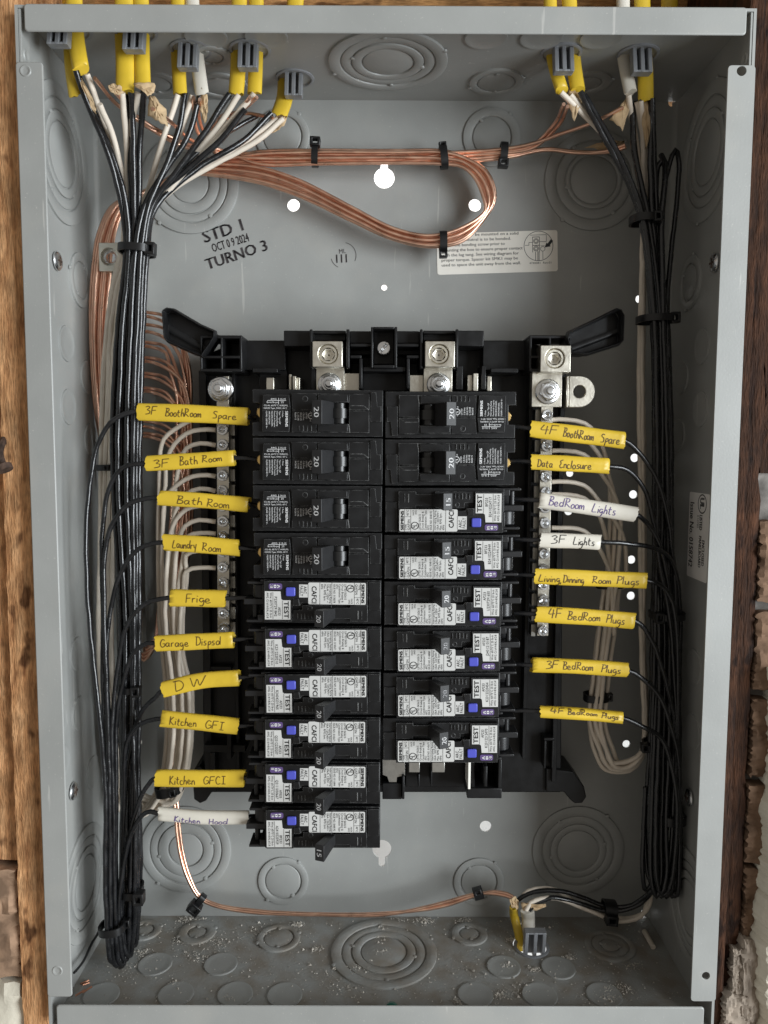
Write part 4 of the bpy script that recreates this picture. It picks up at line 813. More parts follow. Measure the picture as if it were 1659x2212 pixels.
# hot wires: right
LANER = [[(1389, 988), (1424, 1043), (1443, 1110), (1455, 1220), (1462, 1400), (1465, 1600)], [(1355, 1015), (1390, 1053), (1408, 1110), (1424, 1220), (1448, 1340), (1458, 1500)], [(1388, 1122), (1412, 1150), (1432, 1205), (1448, 1300), (1455, 1450)], [(1379, 1177), (1430, 1190), (1456, 1222), (1468, 1290), (1467, 1450)],
         [(1428, 1265), (1452, 1300), (1462, 1360), (1466, 1500)], [(1398, 1368), (1420, 1416), (1440, 1486), (1458, 1570)], [(1394, 1472), (1424, 1506), (1449, 1571), (1466, 1650)], [(1394, 1572), (1430, 1596), (1448, 1640), (1462, 1720)]]
ZR = [-1.75, -1.6, -1.7, -1.85, -1.55, -1.65, -1.5, -1.45]
BR_ = [(1468, 1900), (1460, 1905), (1448, 1900), (1463, 1885), (1455, 1895), (1440, 1900), (1466, 1890), (1450, 1905)]
TR_ = [(1464, 1935), (1454, 1938), (1440, 1938), (1457, 1930), (1447, 1932), (1428, 1938), (1460, 1938), (1436, 1932)]
URB = [(1446, 1900), (1436, 1900), (1420, 1895), (1440, 1890), (1428, 1890), (1400, 1890), (1443, 1900), (1410, 1880)]
URM = [(1448, 1500), (1432, 1500), (1418, 1500), (1440, 1500), (1426, 1500), (1408, 1500), (1444, 1500), (1413, 1500)]
URH = [(1450, 1000), (1436, 1000), (1424, 1000), (1444, 1000), (1430, 1000), (1414, 1000), (1441, 1000), (1419, 1000)]
URN = [(1441, 690), (1429, 690), (1418, 690), (1436, 690), (1424, 690), (1408, 690), (1432, 690), (1413, 690)]
URT = [(1418, 475), (1408, 475), (1399, 475), (1412, 475), (1402, 475), (1384, 475), (1430, 470), (1390, 475)]
TOPR = [[(1414, 360), (1412, 280), (1409, 212)], [(1404, 360), (1404, 280), (1404, 215)], [(1384, 400), (1372, 330), (1366, 220)], [(1417, 400), (1420, 360), (1428, 350)], [(1382, 380), (1366, 290), (1372, 220)], [(1352, 385), (1300, 290), (1254, 198)], [(1438, 380), (1436, 350), (1428, 335)], [(1366, 400), (1328, 320), (1262, 206)]]
ZTR = [zG, zG-.1, zG-.2, -2.2, zG-.25, zF+.02, -2.3, zF-.1]
for i in range(8):
    sp, hh = SR[i]; nm = sname(1, i)
    P = [(1102 if i < 2 else 1112, sp[0][1]-(6 if i == 0 else 2), -1.3)]+[(x, y, ZSL) for x, y in sp]
    for k, (x, y) in enumerate(LANER[i]): t = min(1, (k+1)/4); P.append((x, y, ZSL+.06+(ZR[i]-ZSL-.06)*t))
    P.append((*BR_[i], ZR[i]-.1)); P.append((*TR_[i], ZR[i]-.2)); zu = ZR[i]-.35
    P += [(*URB[i], zu), (*URM[i], zu), (*URH[i], zu), (*URN[i], zu), (*URT[i], zu)]
    for k, (x, y) in enumerate(TOPR[i]): t = (k+1)/3; P.append((x, y, zu+(ZTR[i]-zu)*t))
    wire(W(P), HOT, 'black_insulation', 'hot_wire', 'black wire passing through the %s sleeve into the right bundle' % nm, 'wire', 'black wires of the right bundle')
wire(W([(1432, 690, -2.2), (1424, 560, -2.25), (1430, 430, -2.3), (1444, 360, -2.3), (1460, 322, -2.3), (1466, 340, -2.25), (1463, 420, -2.2), (1450, 540, -2.1), (1441, 690, -2.1), (1448, 1000, -2.1), (1452, 1500, -2.1), (1440, 1800, -2.1), (1424, 1905, -2.2), (1400, 1930, -2.4), (1365, 1955, -2.6), (1315, 1958, -2.75), (1230, 1930, -2.8), (1180, 1924, -2.8), (1140, 1931, -2.8), (1118, 1945, -2.8)]), RB, 'black_insulation', 'hot_wire', 'black wire with a tall loop at upper right, ending at the lower clamp', 'wire', 'black wires of the right bundle')
wire(W([(1424, 700, -2.3), (1422, 1000, -2.35), (1420, 1500, -2.3), (1425, 1850, -2.3), (1412, 1922, -2.4), (1370, 1960, -2.55), (1315, 1968, -2.65), (1240, 1948, -2.65), (1190, 1940, -2.6), (1158, 1952, -2.55), (1143, 1967, -2.5)]), RB, 'black_insulation', 'hot_wire', 'black wire of the bottom cable, in front of the white one', 'wire', 'black wires of the right bundle')
wire(W([(1394, 1700, -2.0), (1390, 1800, -1.95), (1388, 1880, -1.95), (1396, 1925, -2.0), (1410, 1900, -2.05), (1413, 1800, -2.1), (1420, 1600, -2.2)]), RB, 'black_insulation', 'hot_wire', 'black loop standing apart at the lower left of the right bundle', 'wire', 'black wires of the right bundle')
for i, (x0, x1, zz) in enumerate(((1414, 1434, -1.72), (1424, 1446, -1.62))):
    wire(W([(1412+8*i, 1250, zz-.2), (1416+8*i, 1500, zz-.1), (x0-8, 1780, zz), (x0-6, 1900, zz), (x0+3, 1937-5*i, zz), (x0+14, 1900, zz), (x0+14, 1780, zz-.05), (x1, 1560, zz-.1), (x1, 1300, zz-.2)]), RB, 'black_insulation', 'hot_wire', 'unlabelled black wire looped inside the right bundle', 'wire', 'black wires of the right bundle')
# sleeves
GL = {'3': [[(0, .88), (.28, 1), (.46, .85), (.2, .56), (.48, .42), (.42, .12), (0, 0)]], '4': [[(.22, 1), (.02, .42), (.6, .46)], [(.46, .9), (.4, -.08)]], 'F': [[(.08, .98), (0, 0)], [(.06, 1), (.6, 1.02)], [(.04, .52), (.48, .56)]],
      'B': [[(.12, 1), (0, 0)], [(-.05, 1), (.42, .95), (.42, .7), (.08, .52), (.5, .4), (.46, .08), (0, 0)]], 'a': [[(.42, .46), (.15, .5), (0, .22), (.16, 0), (.38, .2), (.44, .5), (.42, .1), (.52, 0)]], 'o': [[(.2, .5), (.02, .3), (.12, 0), (.38, .1), (.38, .4), (.2, .5)]],
      'd': [[(.38, .42), (.12, .48), (0, .18), (.2, 0), (.4, .2)], [(.5, 1), (.42, .0)]], 't': [[(.2, .85), (.16, .1), (.36, 0)], [(0, .55), (.42, .58)]], 'h': [[(.1, 1), (0, 0)], [(.02, .3), (.26, .5), (.36, .34), (.38, 0)]], 'R': [[(.1, 1), (0, 0)], [(-.06, 1), (.46, .92), (.4, .62), (.04, .5), (.6, 0)]],
      'm': [[(0, .5), (0, 0)], [(0, .35), (.18, .5), (.26, .04), (.28, .36), (.48, .5), (.56, 0)]], 'S': [[(.5, .9), (.22, 1), (.05, .76), (.4, .48), (.4, .12), (0, .06)]], 's': [[(.34, .48), (.1, .46), (.08, .3), (.32, .2), (.26, 0), (0, .03)]], 'p': [[(.08, .5), (0, -.45)], [(.05, .38), (.3, .5), (.4, .25), (.06, .05)]],
      'r': [[(.02, .5), (0, 0)], [(0, .3), (.14, .48), (.32, .46)]], 'e': [[(0, .22), (.36, .3), (.28, .5), (.08, .45), (.02, .15), (.2, 0), (.5, .1)]], 'L': [[(.14, 1), (0, .04), (.52, .06)]], 'u': [[(0, .5), (.06, .05), (.28, .1), (.38, .5), (.42, 0)]], 'n': [[(0, .5), (0, 0)], [(0, .3), (.24, .5), (.36, .3), (.4, 0)]],
      'y': [[(0, .5), (.2, .1)], [(.45, .6), (.3, -.4)]], 'i': [[(.04, .48), (.04, 0)], [(.06, .7), (.1, .76)]], 'g': [[(.38, .44), (.14, .5), (0, .25), (.18, .04), (.38, .3), (.36, -.2), (.2, -.42), (0, -.36)]], 'G': [[(.55, .9), (.25, 1), (0, .5), (.2, 0), (.58, .2), (.56, .46), (.3, .44)]], 'D': [[(.06, .95), (0, 0)], [(-.08, 1), (.4, .92), (.56, .5), (.4, .12), (0, 0)]],
      'l': [[(.05, 1), (0, 0)]], 'W': [[(0, 1), (.18, .06), (.4, .75), (.55, .08), (.85, 1.02)]], 'K': [[(.06, 1), (0, 0)], [(.5, .98), (.08, .48), (.56, 0)]], 'c': [[(.36, .44), (.12, .5), (0, .22), (.16, 0), (.4, .08)]], 'C': [[(.5, .9), (.22, 1), (0, .5), (.2, 0), (.54, .1)]], 'I': [[(.22, .98), (.2, 0)], [(0, 1), (.44, 1)], [(0, 0), (.46, .02)]],
      'P': [[(.08, 1), (0, 0)], [(-.04, 1), (.44, .92), (.42, .6), (.04, .48)]], 'v': [[(0, .5), (.18, .02), (.38, .5)]], ',': [[(.06, .06), (0, -.2)]], 'E': [[(.5, .98), (.1, .8), (.2, .52), (.02, .2), (.2, 0), (.55, .12)]], 'H': [[(.06, 1), (0, 0)], [(.5, 1), (.48, 0)], [(.04, .5), (.5, .52)]], 'k': [[(.06, 1), (0, 0)], [(.36, .5), (.06, .25), (.4, 0)]]}
HAND = {(0, 0): [('3F', .07, .17, .50, .10), ('BoothRoom', .25, .57, .48, -.02), ('Spare', .68, .90, .46, -.12)], (0, 1): [('3F', .09, .27, .54, -.22), ('Bath', .40, .60, .58, -.05), ('Room', .66, .87, .48, .02)], (0, 2): [('Bath', .20, .46, .54, -.20), ('Room', .52, .78, .56, -.28)], (0, 3): [('Laundry', .13, .44, .52, -.08), ('Room', .53, .77, .50, -.20)],
        (0, 4): [('Frige', .33, .78, .56, -.02)], (0, 5): [('Garage', .06, .40, .52, .02), ('Dispsol', .50, .84, .56, .04)], (0, 6): [('D', .18, .30, .66, .02), ('W', .40, .60, .64, .02)], (0, 7): [('Kitchen', .12, .44, .54, -.04), ('GFI', .57, .82, .52, -.04)], (0, 8): [('Kitchen', .16, .43, .56, -.12), ('GFCI', .53, .79, .50, -.10)], (0, 9): [('Kitchen', .19, .47, .50, -.30), ('Hood', .57, .77, .46, -.30)],
        (1, 0): [('4F', .09, .28, .56, .08), ('BoothRoom', .34, .66, .54, -.04), ('Spare', .74, .94, .56, -.10)], (1, 1): [('Data', .08, .28, .52, -.16), ('Enclosure', .38, .78, .56, -.14)], (1, 2): [('BedRoom', .10, .46, .60, .05), ('Lights', .55, .78, .62, -.05)], (1, 3): [('3F', .17, .41, .56, .08), ('Lights', .54, .88, .58, -.05)],
        (1, 4): [('Living,', .03, .23, .50, -.22), ('Dinning', .25, .43, .50, -.20), ('Room', .51, .67, .48, -.16), ('Plugs', .73, .92, .54, -.12)], (1, 5): [('4F', .11, .24, .58, .24), ('BedRoom', .30, .62, .54, .02), ('Plugs', .69, .88, .56, .0)], (1, 6): [('3F', .14, .27, .56, .18), ('BedRoom', .32, .63, .56, .12), ('Plugs', .72, .92, .54, .02)], (1, 7): [('4F', .11, .27, .40, .55), ('BedRoom', .32, .67, .44, .45), ('Plugs', .73, .93, .48, .30)]}
def sleeve(side, i):
    sp, hh = (SL, SR)[side][i]; z = ZSL; P3 = [Vector(at(x, y, z=z)) for x, y in sp]; P = spline(P3, .12); n = len(P); ppi = CF/(CC[2]-z)
    b = hh/ppi/2; a = .10 if hh > 30 else .14; nm = (SLL, SLR)[side][i]; white = nm in WHITE; rnd = random.Random(side*20+i)
    lb = '%s plastic sleeve handwritten %s' % ('white' if white else 'yellow', nm)
    if side == 1 and i == 5: lb += ', the upper one, under Living Dinning Room Plugs'
    if side == 1 and i == 7: lb += ', lowest sleeve of the right column'
    g = thing('label_sleeve', lb, 'wire label', tuple(P3[1]), 'handwritten label sleeves on the wires')
    def pos(t):
        f = t*(n-1); k = min(int(f), n-2); T = (P[k+1]-P[k]).normalized(); return P[k].lerp(P[k+1], f-k), T, Vector((-T.y, T.x, 0))
    crease = rnd.uniform(-.3, .3); off = rnd.uniform(0, 6)
    def prof(th, t):                                                  # flattened tube with soft creases
        wob = 1+.03*sin(3*th+off)+.02*sin(9*t+off); return b*sin(th)*wob, a*(abs(cos(th))**.75)*(1 if cos(th) >= 0 else -1)*(1-.16*math.exp(-((sin(th)-crease)/.22)**2)*(.6+.4*sin(5*t+off)))
    mb = MB(); N = 26; vs = []; fs = []; K = n
    for j in range(K):
        t = j/(K-1); c, T, Nn = pos(t)
        for k in range(N): th = 2*pi*k/N; y, zz = prof(th, t); e = (rnd.uniform(-.02, .02)+.03*sin(th+off) if j in (0, K-1) else 0); vs.append(c+T*e+Nn*y+Vector((0, 0, zz)))
    for j in range(K):
        t = j/(K-1); c, T, Nn = pos(t)
        for k in range(N): th = 2*pi*k/N; y, zz = prof(th, t); vs.append(c+Nn*y*.88+Vector((0, 0, zz*.72)))
    for j in range(K-1):
        for k in range(N): l = (k+1) % N; fs.append((j*N+k, (j+1)*N+k, (j+1)*N+l, j*N+l)); o = K*N; fs.append((o+j*N+k, o+j*N+l, o+(j+1)*N+l, o+(j+1)*N+k))
    for j in (0, K-1):
        for k in range(N): l = (k+1) % N; o = K*N; fs.append((j*N+k, j*N+l, o+j*N+l, o+j*N+k) if j == 0 else (j*N+l, j*N+k, o+j*N+k, o+j*N+l))
    mb.add(vs, fs); mb.build('sleeve_tube', 'white_jacket' if white else 'yellow_jacket', g, tuple(P3[1]), ang=60)
    Lg = sum((P[k+1]-P[k]).length for k in range(n-1)); mb = MB()
    for word, t0, t1, hf, base in HAND[(side, i)]:
        adv = []; x = 0
        for c in word:
            wd = max([p[0] for s_ in GL[c] for p in s_]+[.1]); adv.append(x); x += wd+.16
        tot = x-.16; H = hf*2*b*.92; sx = (t1-t0)*Lg/tot; wv = base*b-H*.42
        for c, x0 in zip(word, adv):
            jx, jy, sl = rnd.uniform(-.03, .03), rnd.uniform(-.05, .05), rnd.uniform(.02, .14)
            for s_ in GL[c]:
                if len(s_) > 2: q = [(p[0], p[1]) for p in spline([(p[0], p[1], 0) for p in s_], .09)]
                else: q = [(s_[0][0]+(s_[1][0]-s_[0][0])*k/4, s_[0][1]+(s_[1][1]-s_[0][1])*k/4) for k in range(5)]
                q = [(t0*Lg+(x0+jx+px+sl*py*.6)*sx, wv+(py+jy)*H) for px, py in q]
                def fr(l, v):
                    t = min(max(l/Lg, 0), 1); ct, T, Nn = pos(t); qv = max(-.97, min(.97, v/b)); th = asin(qv); y, zz = prof(th, t); return tuple(ct+Nn*y+Vector((0, 0, zz+.008)))
                stroke(mb, q, .017 if not white else .016, fr)
    mb.build('handwriting', 'ink_purple' if white and side == 0 or (side, i) == (1, 2) else ('ink_black' if white else 'ink_brown'), g, tuple(P3[1]), smooth=False)
for i in range(10): sleeve(0, i)
for i in range(8): sleeve(1, i)
# white neutral wires
ordw = ['first', 'second', 'third', 'fourth', 'fifth', 'sixth', 'seventh', 'eighth', 'ninth', 'tenth', 'eleventh', 'twelfth', 'thirteenth', 'fourteenth', 'fifteenth', 'sixteenth']
NL = [(0, 905, 345), (1, 928, 362), (2, 961, 380), (3, 1028, 352), (4, 1060, 372), (5, 1093, 366), (6, 1126, 376), (7, 1152, 388), (8, 1192, 392), (9, 1226, 384)]
BX = [344, 352, 374, 348, 368, 358, 378, 386, 398, 392]; BZ = [-2.55, -2.4, -2.45, -2.6, -2.5, -2.25, -2.3, -2.4, -2.5, -2.2]
for k, (i, ys, xa) in enumerate(NL):
    bx = BX[k]; zb = BZ[k]; lo = 1700
    P = [(466, ys+1, -2.08), (432, ys-3+k % 2*3, -2.08), (402, ys+8, -2.12), (xa+ (bx-xa)*.4+10, ys+44, -2.2), (xa+(bx-xa)*.6, ys+120, (zb-2.1)/2), (bx, max(ys+240, 1330), zb), (bx+14, 1480, zb), (bx+16, 1600, zb), (bx+2, 1690, zb-.05), (bx-20, 1732, zb-.15), (bx-48, 1762-(k % 5)*8, zb-.3), (bx-86, 1748-(k % 5)*8, -2.75)]
    up = 218+(k % 4)*9; zz = -2.5-.12*(k//4)
    P += [(up+34, 1690, -2.8), (up+8, 1560, -2.75), (up-4, 1400, zz), (up-2, 1200, zz), (up+2, 950, zz), (up+10, 760, zz), (up+26, 620, zz), (up+46, 545, zz)]
    tops = [((262, 420), (225, 270), (188, 160), zA), ((270, 420), (246, 300), (215, 225), zA), ((276, 420), (273, 300), (264, 200), zB), ((283, 420), (280, 300), (298, 200), zB-.1), ((310, 440), (340, 340), (384, 204), zC), ((312, 450), (372, 330), (416, 206), zC-.05), ((330, 440), (450, 300), (516, 204), zD), ((338, 445), (480, 282), (549, 202), zD), ((352, 430), (520, 315), (600, 258), zE+.05), ((360, 420), (560, 300), (612, 256), zE+.1)][k]
    for t, q in zip((.33, .66, 1), tops[:3]): P.append((*q, zz+(tops[3]-zz)*t))
    wire(W(P), NEU, 'white_insulation', 'neutral_wire', 'white wire on the left neutral bar, %s screw from the top' % ordw[k], 'wire', 'white neutral wires on the left')
NR = [(897, 1335), (931, 1332), (964, 1326), (1031, 1318), (1058, 1316), (1130, 1312)]
for k, (ys, xa) in enumerate(NR):
    bx = 1306+(k % 4)*11; zb = -2.7+.13*(k % 3)
    P = [(1192, ys+10, -2.08), (1225, ys+10, -2.1), (1262, ys+18, -2.15), (1292, ys+50, -2.3), (bx+8, ys+130, -2.5), (bx+8, max(ys+240, 1180+k*12), zb), (bx+2, 1260, zb), (bx-14, 1380, zb), (bx-26, 1480, zb), (bx-32, 1560, zb), (bx-22+3*k, 1622, zb), (bx+2, 1662-k*3, zb-.05), (1358, 1664-4*k, zb-.08), (1384, 1640-3*k, zb-.1), (1396-k, 1590, zb-.15), (1392-k*1.5, 1400, zb-.15), (1391-k*1.5, 1100, zb-.15), (1389-k*1.5, 800, zb-.1), (1391-k, 600, zb), (1394-k, 480, zb+.1)]
    tp = [((1372, 300), (1358, 205), zG), ((1394, 330), (1376, 220), zG-.1), ((1390, 300), (1384, 218), zG), ((1330, 330), (1212, 200), zF), ((1325, 325), (1232, 206), zF-.05), ((1400, 300), (1388, 218), zG-.15)][k]
    for t, q in zip((.5, 1), tp[:2]): P.append((*q, zb+.1+(tp[2]-zb-.1)*t))
    wire(W(P), NEU, 'white_insulation', 'neutral_wire', 'white wire on the right neutral bar, %s screw from the top' % ordw[k], 'wire', 'white neutral wires on the right')
wire(W([(1124, 1942, -2.85), (1140, 1926, -2.85), (1175, 1920, -2.9), (1205, 1925, -2.9), (1250, 1955, -2.85), (1300, 1970, -2.8), (1350, 1985, -2.8), (1385, 1975, -2.7), (1402, 1955, -2.6), (1406, 1850, -2.6), (1402, 1700, -2.6)]), .058, 'white_insulation', 'neutral_wire', 'white wire arching over the black ones from the lower clamp', 'wire')
wire(W([(1136, 1966, -2.5), (1146, 1950, -2.55), (1168, 1941, -2.6), (1200, 1940, -2.65), (1250, 1958, -2.65), (1290, 1974, -2.7), (1340, 1990, -2.75), (1384, 1978, -2.7), (1400, 1940, -2.65)]), .058, 'white_insulation', 'neutral_wire', 'shorter white wire curling out of the white jacket at the lower clamp', 'wire')
# bare copper ground wires
cg = 'bare copper ground wires'
rnd = random.Random(21)
for k in range(8):
    o = (k-3.5); d = lambda s_: o*s_+rnd.uniform(-1, 1)
    z = -3.18-.13*(k % 3)
    cl = 'bare copper strand of the long loop behind the upper wires'
    P = [(225, 1000+k*8, -3.2), (203+k*3.4, 860, -3.15+.06*(k%3)), (195+k*4.6, 700, -3.1+.08*(k%3)), (199+k*5.4, 590, -3.05+.08*(k%3)), (214+k*5, 500, -3.05+.08*(k%3)), (248+k*4, 440, -3.1+.08*(k%3)), (330, 408-d(1.2), -3.15), (400, 368+d(2.6), z), (470, 375+d(3.6)-8, z), (560, 378+d(4.6), z), (650, 408+d(4.6), z), (760, 462+d(4.2), z), (850, 505+d(3.6), z), (930, 521+d(3.4), z), (1000, 505+d(4.0), z), (1048, 462+d(2)+0, z), (1058+d(3.6), 428, z), (1040+d(4), 378-d(2), z), (1000, 348-d(3.4), z), (957, 340-d(4.2), z), (850, 338-d(3.8), z), (680, 339-d(4.0), z), (560, 340-d(3.6), z), (470, 334-d(3.6), z+.1)]
    ends = [[(400, 318), (260, 232), (204, 168), zA], [(400, 310), (300, 255), (250, 200), zB], [(410, 300), (370, 265), (330, 235), zB], [(430, 290), (420, 250), (418, 210), zC], [(440, 285), (430, 250), (432, 215), zC], [(460, 270), (505, 250), (540, 210), zD], [(470, 260), (520, 240), (555, 210), zD], [(480, 255), (530, 245), (590, 255), zE]][k]
    P[-1] = (470, 322+k*2.5, z+.1)
    for t, q in zip((.3, .65, 1), ends[:3]): P.append((*q, z+.1+(ends[3]-z)*t))
    wire(W(P), RC, 'bare_copper', 'ground_wire', cl, 'wire', cg, .12, 7)
for k, (pts, lb) in enumerate((([(470, 338, -3.3), (680, 345, -3.25), (850, 346, -3.25), (960, 334, -3.25), (1020, 330, -3.3), (1088, 328, -3.25), (1150, 314, -3.1), (1195, 270, -2.6), (1218, 225, -1.6)], 'copper strand rising steeply into the right clamp, left one'), ([(480, 348, -3.3), (680, 350, -3.25), (850, 350, -3.25), (960, 340, -3.25), (1030, 334, -3.3), (1090, 331, -3.25), (1155, 318, -3.1), (1205, 272, -2.6), (1226, 230, -1.6)], 'copper strand rising steeply into the right clamp, right one'),
                                ([(490, 330, -3.3), (680, 334, -3.25), (850, 333, -3.25), (960, 330, -3.25), (1088, 322, -3.2), (1150, 310, -3.0), (1210, 290, -2.6), (1290, 262, -2.0), (1346, 232, -1.6)], 'single bright copper strand crossing to the far right clamp'), ([(490, 342, -3.3), (700, 347, -3.3), (860, 346, -3.3), (970, 345, -3.3), (1090, 336, -3.3), (1180, 322, -3.3), (1250, 328, -3.3), (1310, 326, -3.2), (1350, 312, -3.0)], 'low copper strand wrapped in paper behind the right bundle'), ([(490, 352, -3.3), (700, 353, -3.3), (860, 352, -3.3), (970, 350, -3.3), (1092, 341, -3.3), (1180, 324, -3.3), (1240, 330, -3.3), (1320, 328, -3.2), (1352, 318, -3.0)], 'second low copper strand passing behind the right bundle'))): wire(W(pts), RC, 'bare_copper', 'ground_wire', lb, 'wire', cg, .12, 7)
for k, ys in enumerate((676, 686, 703, 719, 741, 750, 774, 783, 808, 816, 840, 848, 912, 924, 938, 946)):
    xe = 398+(k*7 % 5)*3.4-(16 if k in (4, 5) else 0); zz = -3.15+.07*(k % 4)
    wire(W([(298, ys-3, -3.35), (330, ys, zz), (358, ys+8+k % 2*4, zz), (xe-16, ys+44, zz), (xe, ys+110, zz), (xe+2-(k % 3)*3, ys+230, zz-.1), (xe-14-(k % 4)*4, max(1180, ys+330), zz-.15), (xe-26-(k % 5)*5, 1290, -3.5), (345-(k % 5)*4, 1370+(k % 5)*9, -3.55), (310, 1395+(k % 5)*8, -3.5), (285, 1380, -3.4)]), RC, 'bare_copper', 'ground_wire', 'copper strand arching right from behind the left bundle, %s from the top' % ordw[k], 'wire', cg, .14, 6)
for k, dx in enumerate((0, 9)):
    wire(W([(372+dx*.6, 1600, -3.4), (374+dx*.6, 1690, -3.3), (377+dx*.8, 1740, -3.2), (386+dx*.8, 1830, -3.15), (404+dx*.7, 1895, -3.1), (432+dx*.3, 1940-dx*.2, -3.1), (470, 1958-dx*.3, -3.1), (560, 1972-dx*.5, -3.1), (700, 1976-dx*.2, -3.1), (830, 1976-dx*.4, -3.1), (950, 1952+dx*.8, -3.1), (1030, 1931+dx*.3, -3.05), (1070, 1927-dx*.6+4, -2.95), (1105, 1940-dx*.6, -2.85), (1118, 1948, -2.8)]), RC, 'bare_copper', 'ground_wire', ('upper', 'lower')[k]+' copper strand hanging along the bottom to the lower clamp', 'wire', cg, .12, 7)
# lug on the ground bar
p = at(238, 555, z=-2.9); gb = thing('ground_bar', 'metal ground bar with a square lug behind the left wire bundle', 'ground bar', p)
mb = MB(); a = at(214, 586, z=-2.75); b = at(262, 524, z=-2.75); c = at(236, 554, z=-2.75); mb.prism([(a[0], a[1]), (b[0], a[1]), (b[0], b[1]), (a[0], b[1])], -3.3, -2.75, [circle(c[0], c[1], .2, 24)]); mb.build('lug_block', 'tinned_aluminium', gb, p, bevel=.015)
mb = MB(); mb.lathe([(.198, -.4), (.198, -.08), (.15, -.05), (.11, -.1), (.1, -.2), (.02, -.2)], lambda u_, v_, h: (c[0]+u_, c[1]+v_, c[2]+h), 20); mb.build('set_screw', 'zinc_steel', gb, p)
mb = MB(); dbox(mb, 270, 300, 590, 1410, -3.6, -3.3); mb.build('bar', 'bus_metal', gb, p, bevel=.015)
# lower clamp and jackets
clamp('H', 1148, 2046, 'gray cable clamp on the box floor with yellow and white jackets', tilt=.25, wd=.52, ht=.62, bottom=True, dx=.03)
zH = CL['H'][2]
jacket('cable_jacket', 'yellow_jacket', 'yellow cable jacket twisted edge-on at the lower clamp', W([(1126, 2052, zH-.2), (1120, 2016, zH-.3), (1111, 1980, zH-.5), (1110, 1958, -2.7)]), a=.09, b=.11)
jacket('cable_jacket', 'white_jacket', 'white cable jacket rising from the lower clamp', W([(1148, 2052, zH-.2), (1142, 2020, zH-.3), (1141, 1985, zH-.5), (1139, 1966, -2.6)]), b=.17)
paper([(1100, 1940), (1112, 1935), (1122, 1946), (1118, 1962), (1104, 1958)], -2.65, 'brown paper bit at the top of the lower yellow jacket', seed=12)
paper([(1126, 1952), (1140, 1950), (1180, 1953), (1178, 1959), (1150, 1966), (1130, 1968)], -2.5, 'small tan paper point sticking right from the lower white jacket', seed=13)
# cable ties
def tie(x, y, z, hw, hd, ang, label, wd=.13, head=(0, 1), hsz=.15):
    """band round a bundle: ang is the direction of the bundle in the picture plane (0: vertical bundle)"""
    c = Vector(at(x, y, z=z)); ca, sa = cos(ang), sin(ang); ppi = CF/(CC[2]-z); A = hw/ppi
    fr = lambda u, v, h: (c.x+u*ca-v*sa, c.y+u*sa+v*ca, c.z+h)
    g = thing('cable_tie', label, 'cable tie', tuple(c), 'black nylon cable ties')
    mb = MB(); n = 36; vs = []; fs = []
    for i in range(n):
        t = 2*pi*i/n; e = 2.6; cx = (abs(cos(t))**(2/e))*(1 if cos(t) >= 0 else -1); sx = (abs(sin(t))**(2/e))*(1 if sin(t) >= 0 else -1)
        for rr, vv in ((1, -wd/2), (1, wd/2), (0, wd/2), (0, -wd/2)): vs.append(fr(cx*(A-.0+(.035 if rr else -.005)), vv, sx*(hd+(.035 if rr else -.005))))
    for i in range(n):
        j = (i+1) % n
        for k in range(4): l = (k+1) % 4; fs.append((i*4+k, i*4+l, j*4+l, j*4+k))
    mb.add(vs, fs); mb.build('strap', 'tie_nylon', g, tuple(c), ang=40)
    hx, hz = head; cx, cz = hx*(A+.05), hz*(hd+.06)
    mb = MB(); P = [(cx-hsz/2, -hsz*.6), (cx+hsz/2, -hsz*.6), (cx+hsz/2, hsz*.6), (cx-hsz/2, hsz*.6)]; mb.prism(P, cz-hsz*.5, cz+hsz*.5, [[(cx-hsz*.24, -hsz*.3), (cx+hsz*.24, -hsz*.3), (cx+hsz*.24, hsz*.3), (cx-hsz*.24, hsz*.3)]], fr=fr); mb.build('head', 'tie_nylon', g, tuple(c), bevel=.015)
hp = pi/2
tie(681, 336, -3.28, 20, .2, hp-.05, 'black tie with bulky head on the copper bundle, left of the keyhole', .15, (.9, .6), .2)
tie(958, 340, -3.28, 20, .2, hp+.12, 'black tie on the copper wires just before they loop back', .17, (.9, .2), .15)
tie(1088, 329, -3.25, 17, .14, hp-.05, 'black tie on the copper strands right of the loop', .17, (-1.1, .2), .2)
tie(957, 523, -3.28, 19, .2, hp+.03, 'black tie at the bottom of the copper loop touching the sticker', .17, (-1.1, .0), .16)
tie(296, 541, -2.0, 34, .38, -.06, 'wide black tie gathering the left bundle beside the ground lug', .16, (.9, .5), .22)
tie(230, 1010, -2.55, 18, .22, .02, 'small black tie on the white wires low behind the left sleeves', .14, (.4, .9), .12)
tie(1389, 475, -2.0, 24, .3, .04, 'ribbed black tie where the right bundle gathers', .16, (.8, .6), .18)
tie(1414, 690, -2.05, 34, .36, .03, 'wide black tie on the right bundle above the sleeves', .15, (.95, .4), .2)
tie(1440, 1328, -2.0, 34, .34, .0, 'black tie on the right bundle beside the Plugs sleeves', .15, (-.7, .8), .2)
tie(1287, 1505, -2.65, 24, .22, .02, 'black tie round the white wires above the lowest sleeve', .17, (1.0, .1), .16)
tie(1318, 1262, -2.65, 27, .2, .05, 'black tie on the white wires peeking below the Living sleeve', .16, (.6, -.9), .14)
tie(1418, 1608, -2.1, 26, .3, .1, 'black tie on the right bundle beside the white U bend', .15, (-.95, .3), .18)
tie(1448, 1762, -1.95, 28, .34, .0, 'black tie with open loop head low on the right bundle', .2, (1.35, .2), .26)
tie(1316, 1964, -2.75, 16, .2, hp-.1, 'black tie on the bottom cable wires near the right corner', .3, (-.5, .9), .24)
tie(1033, 1929, -3.05, 11, .09, hp+.3, 'small black tie on the bottom copper pair, right end', .24, (.6, .6), .16)
tie(434, 1943, -3.1, 11, .09, hp-.7, 'small black tie on the bottom copper pair, left end', .14, (-1.3, .5), .26)
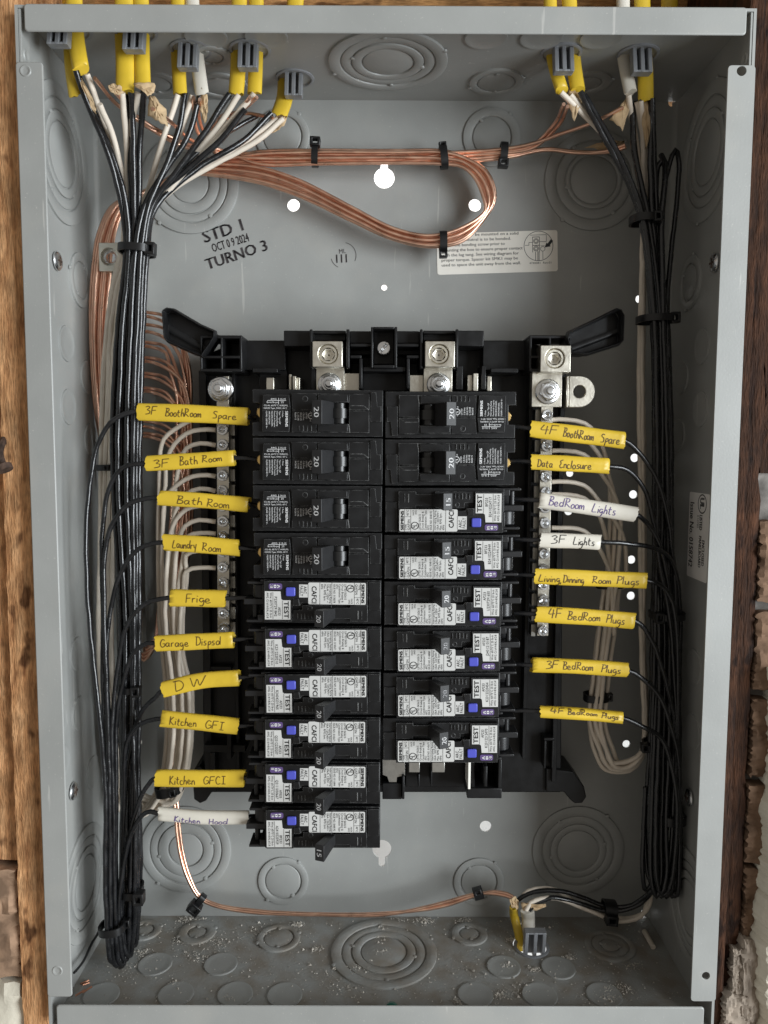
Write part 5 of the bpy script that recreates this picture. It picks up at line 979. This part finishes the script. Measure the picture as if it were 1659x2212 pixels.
tie(243, 2002, -1.35, 26, .26, .10, 'ribbed black tie near the bottom of the left wire loops', .17, (.95, -.3), .16)
tie(286, 1921, -1.8, 20, .3, -.02, 'black tie with square head at the right of the left loops', .16, (1.0, .9), .24)
tie(366, 1702, -2.4, 27, .3, .2, 'black tie on the white wires just under the Kitchen GFCI sleeve', .22, (.5, .9), .16)
tie(282, 1485, -1.95, 18, .3, .0, 'half hidden black tie in the left bundle at DW height', .14, (.9, .8), .2)
# loose bits in the box
mb = MB(); c = at(850, 2192, Y=-HH+TH); 
g = thing('green_bonding_screw', 'green bonding screw lying behind the bottom flange', 'screw', c)
mb.tube([(c[0]-.05, c[1]+.16, c[2]+.1), (c[0]-.03, c[1]+.1, c[2]-.05)], .15, 14); mb.build('head', 'green_paint', g, c, bevel=.02)
mb = MB(); mb.tube([(c[0]+.0, c[1]+.1, c[2]+.0), (c[0]-.4, c[1]+.1, c[2]+.05)], .07, 10); mb.build('shank', 'green_paint', g, c)
a = at(1392, 2012, Y=-HH+TH+.07); b = at(1411, 2046, Y=-HH+TH+.07)
mb = MB(); mb.tube([a, b], .065, 12); tag(mb.build('insulation_scrap', 'white_insulation', None, a), 'short cut piece of white insulation on the box floor at right', 'scrap')
cc = at(170, 2142, Y=-HH+TH+.04); rnd = random.Random(4)
for k in range(4):
    x, z = cc[0]+rnd.uniform(-.12, .15), cc[2]+rnd.uniform(-.3, .2); mb = MB(); mb.tube([(x, cc[1]+.02*k, z), (x+rnd.uniform(.1, .2), cc[1]+.02*k+rnd.uniform(-.03, .1), z+rnd.uniform(-.15, .1))], .022, 6)
    tag(mb.build('copper_clipping', 'dull_copper', None, mb.v[0]), 'short copper clipping in the bottom left corner of the box', 'scrap', 'copper clippings in the bottom left corner')
mb = MB(); rnd = random.Random(9)
cl = [(rnd.uniform(-6.6, 6.6), -.2-3.5*rnd.random()**.8, rnd.choice((.08, .12, .2, .35))) for _ in range(34)]+[(rnd.uniform(-6, 6.6), -3.7, .12) for _ in range(8)]
for k in range(6500):
    if rnd.random() < .72: q = rnd.choice(cl); x = q[0]+rnd.gauss(0, q[2]); z = q[1]+rnd.gauss(0, q[2]*.7)
    else: x = rnd.uniform(-6.9, 6.9); z = rnd.uniform(-3.8, -.15)
    if not (-6.95 < x < 6.95 and -3.85 < z < -.1): continue
    r = .0065+.019*rnd.random()**3*(2.4 if rnd.random() < .08 else 1); y = -HH+TH+.016
    P = [(x+r*cos(t+k), y+rnd.uniform(0, .3)*r, z+r*sin(t+k)*rnd.uniform(.6, 1)) for t in (0, 2.1, 4.2)]+[(x, y+r*1.3, z)]
    mb.add(P, [(0, 1, 3), (1, 2, 3), (2, 0, 3)])
tag(mb.build('grit', 'dust_grit', None, (0, -HH+TH, -2), smooth=False), 'pale crumbs and dust scattered over the box floor', None, None, 'stuff')
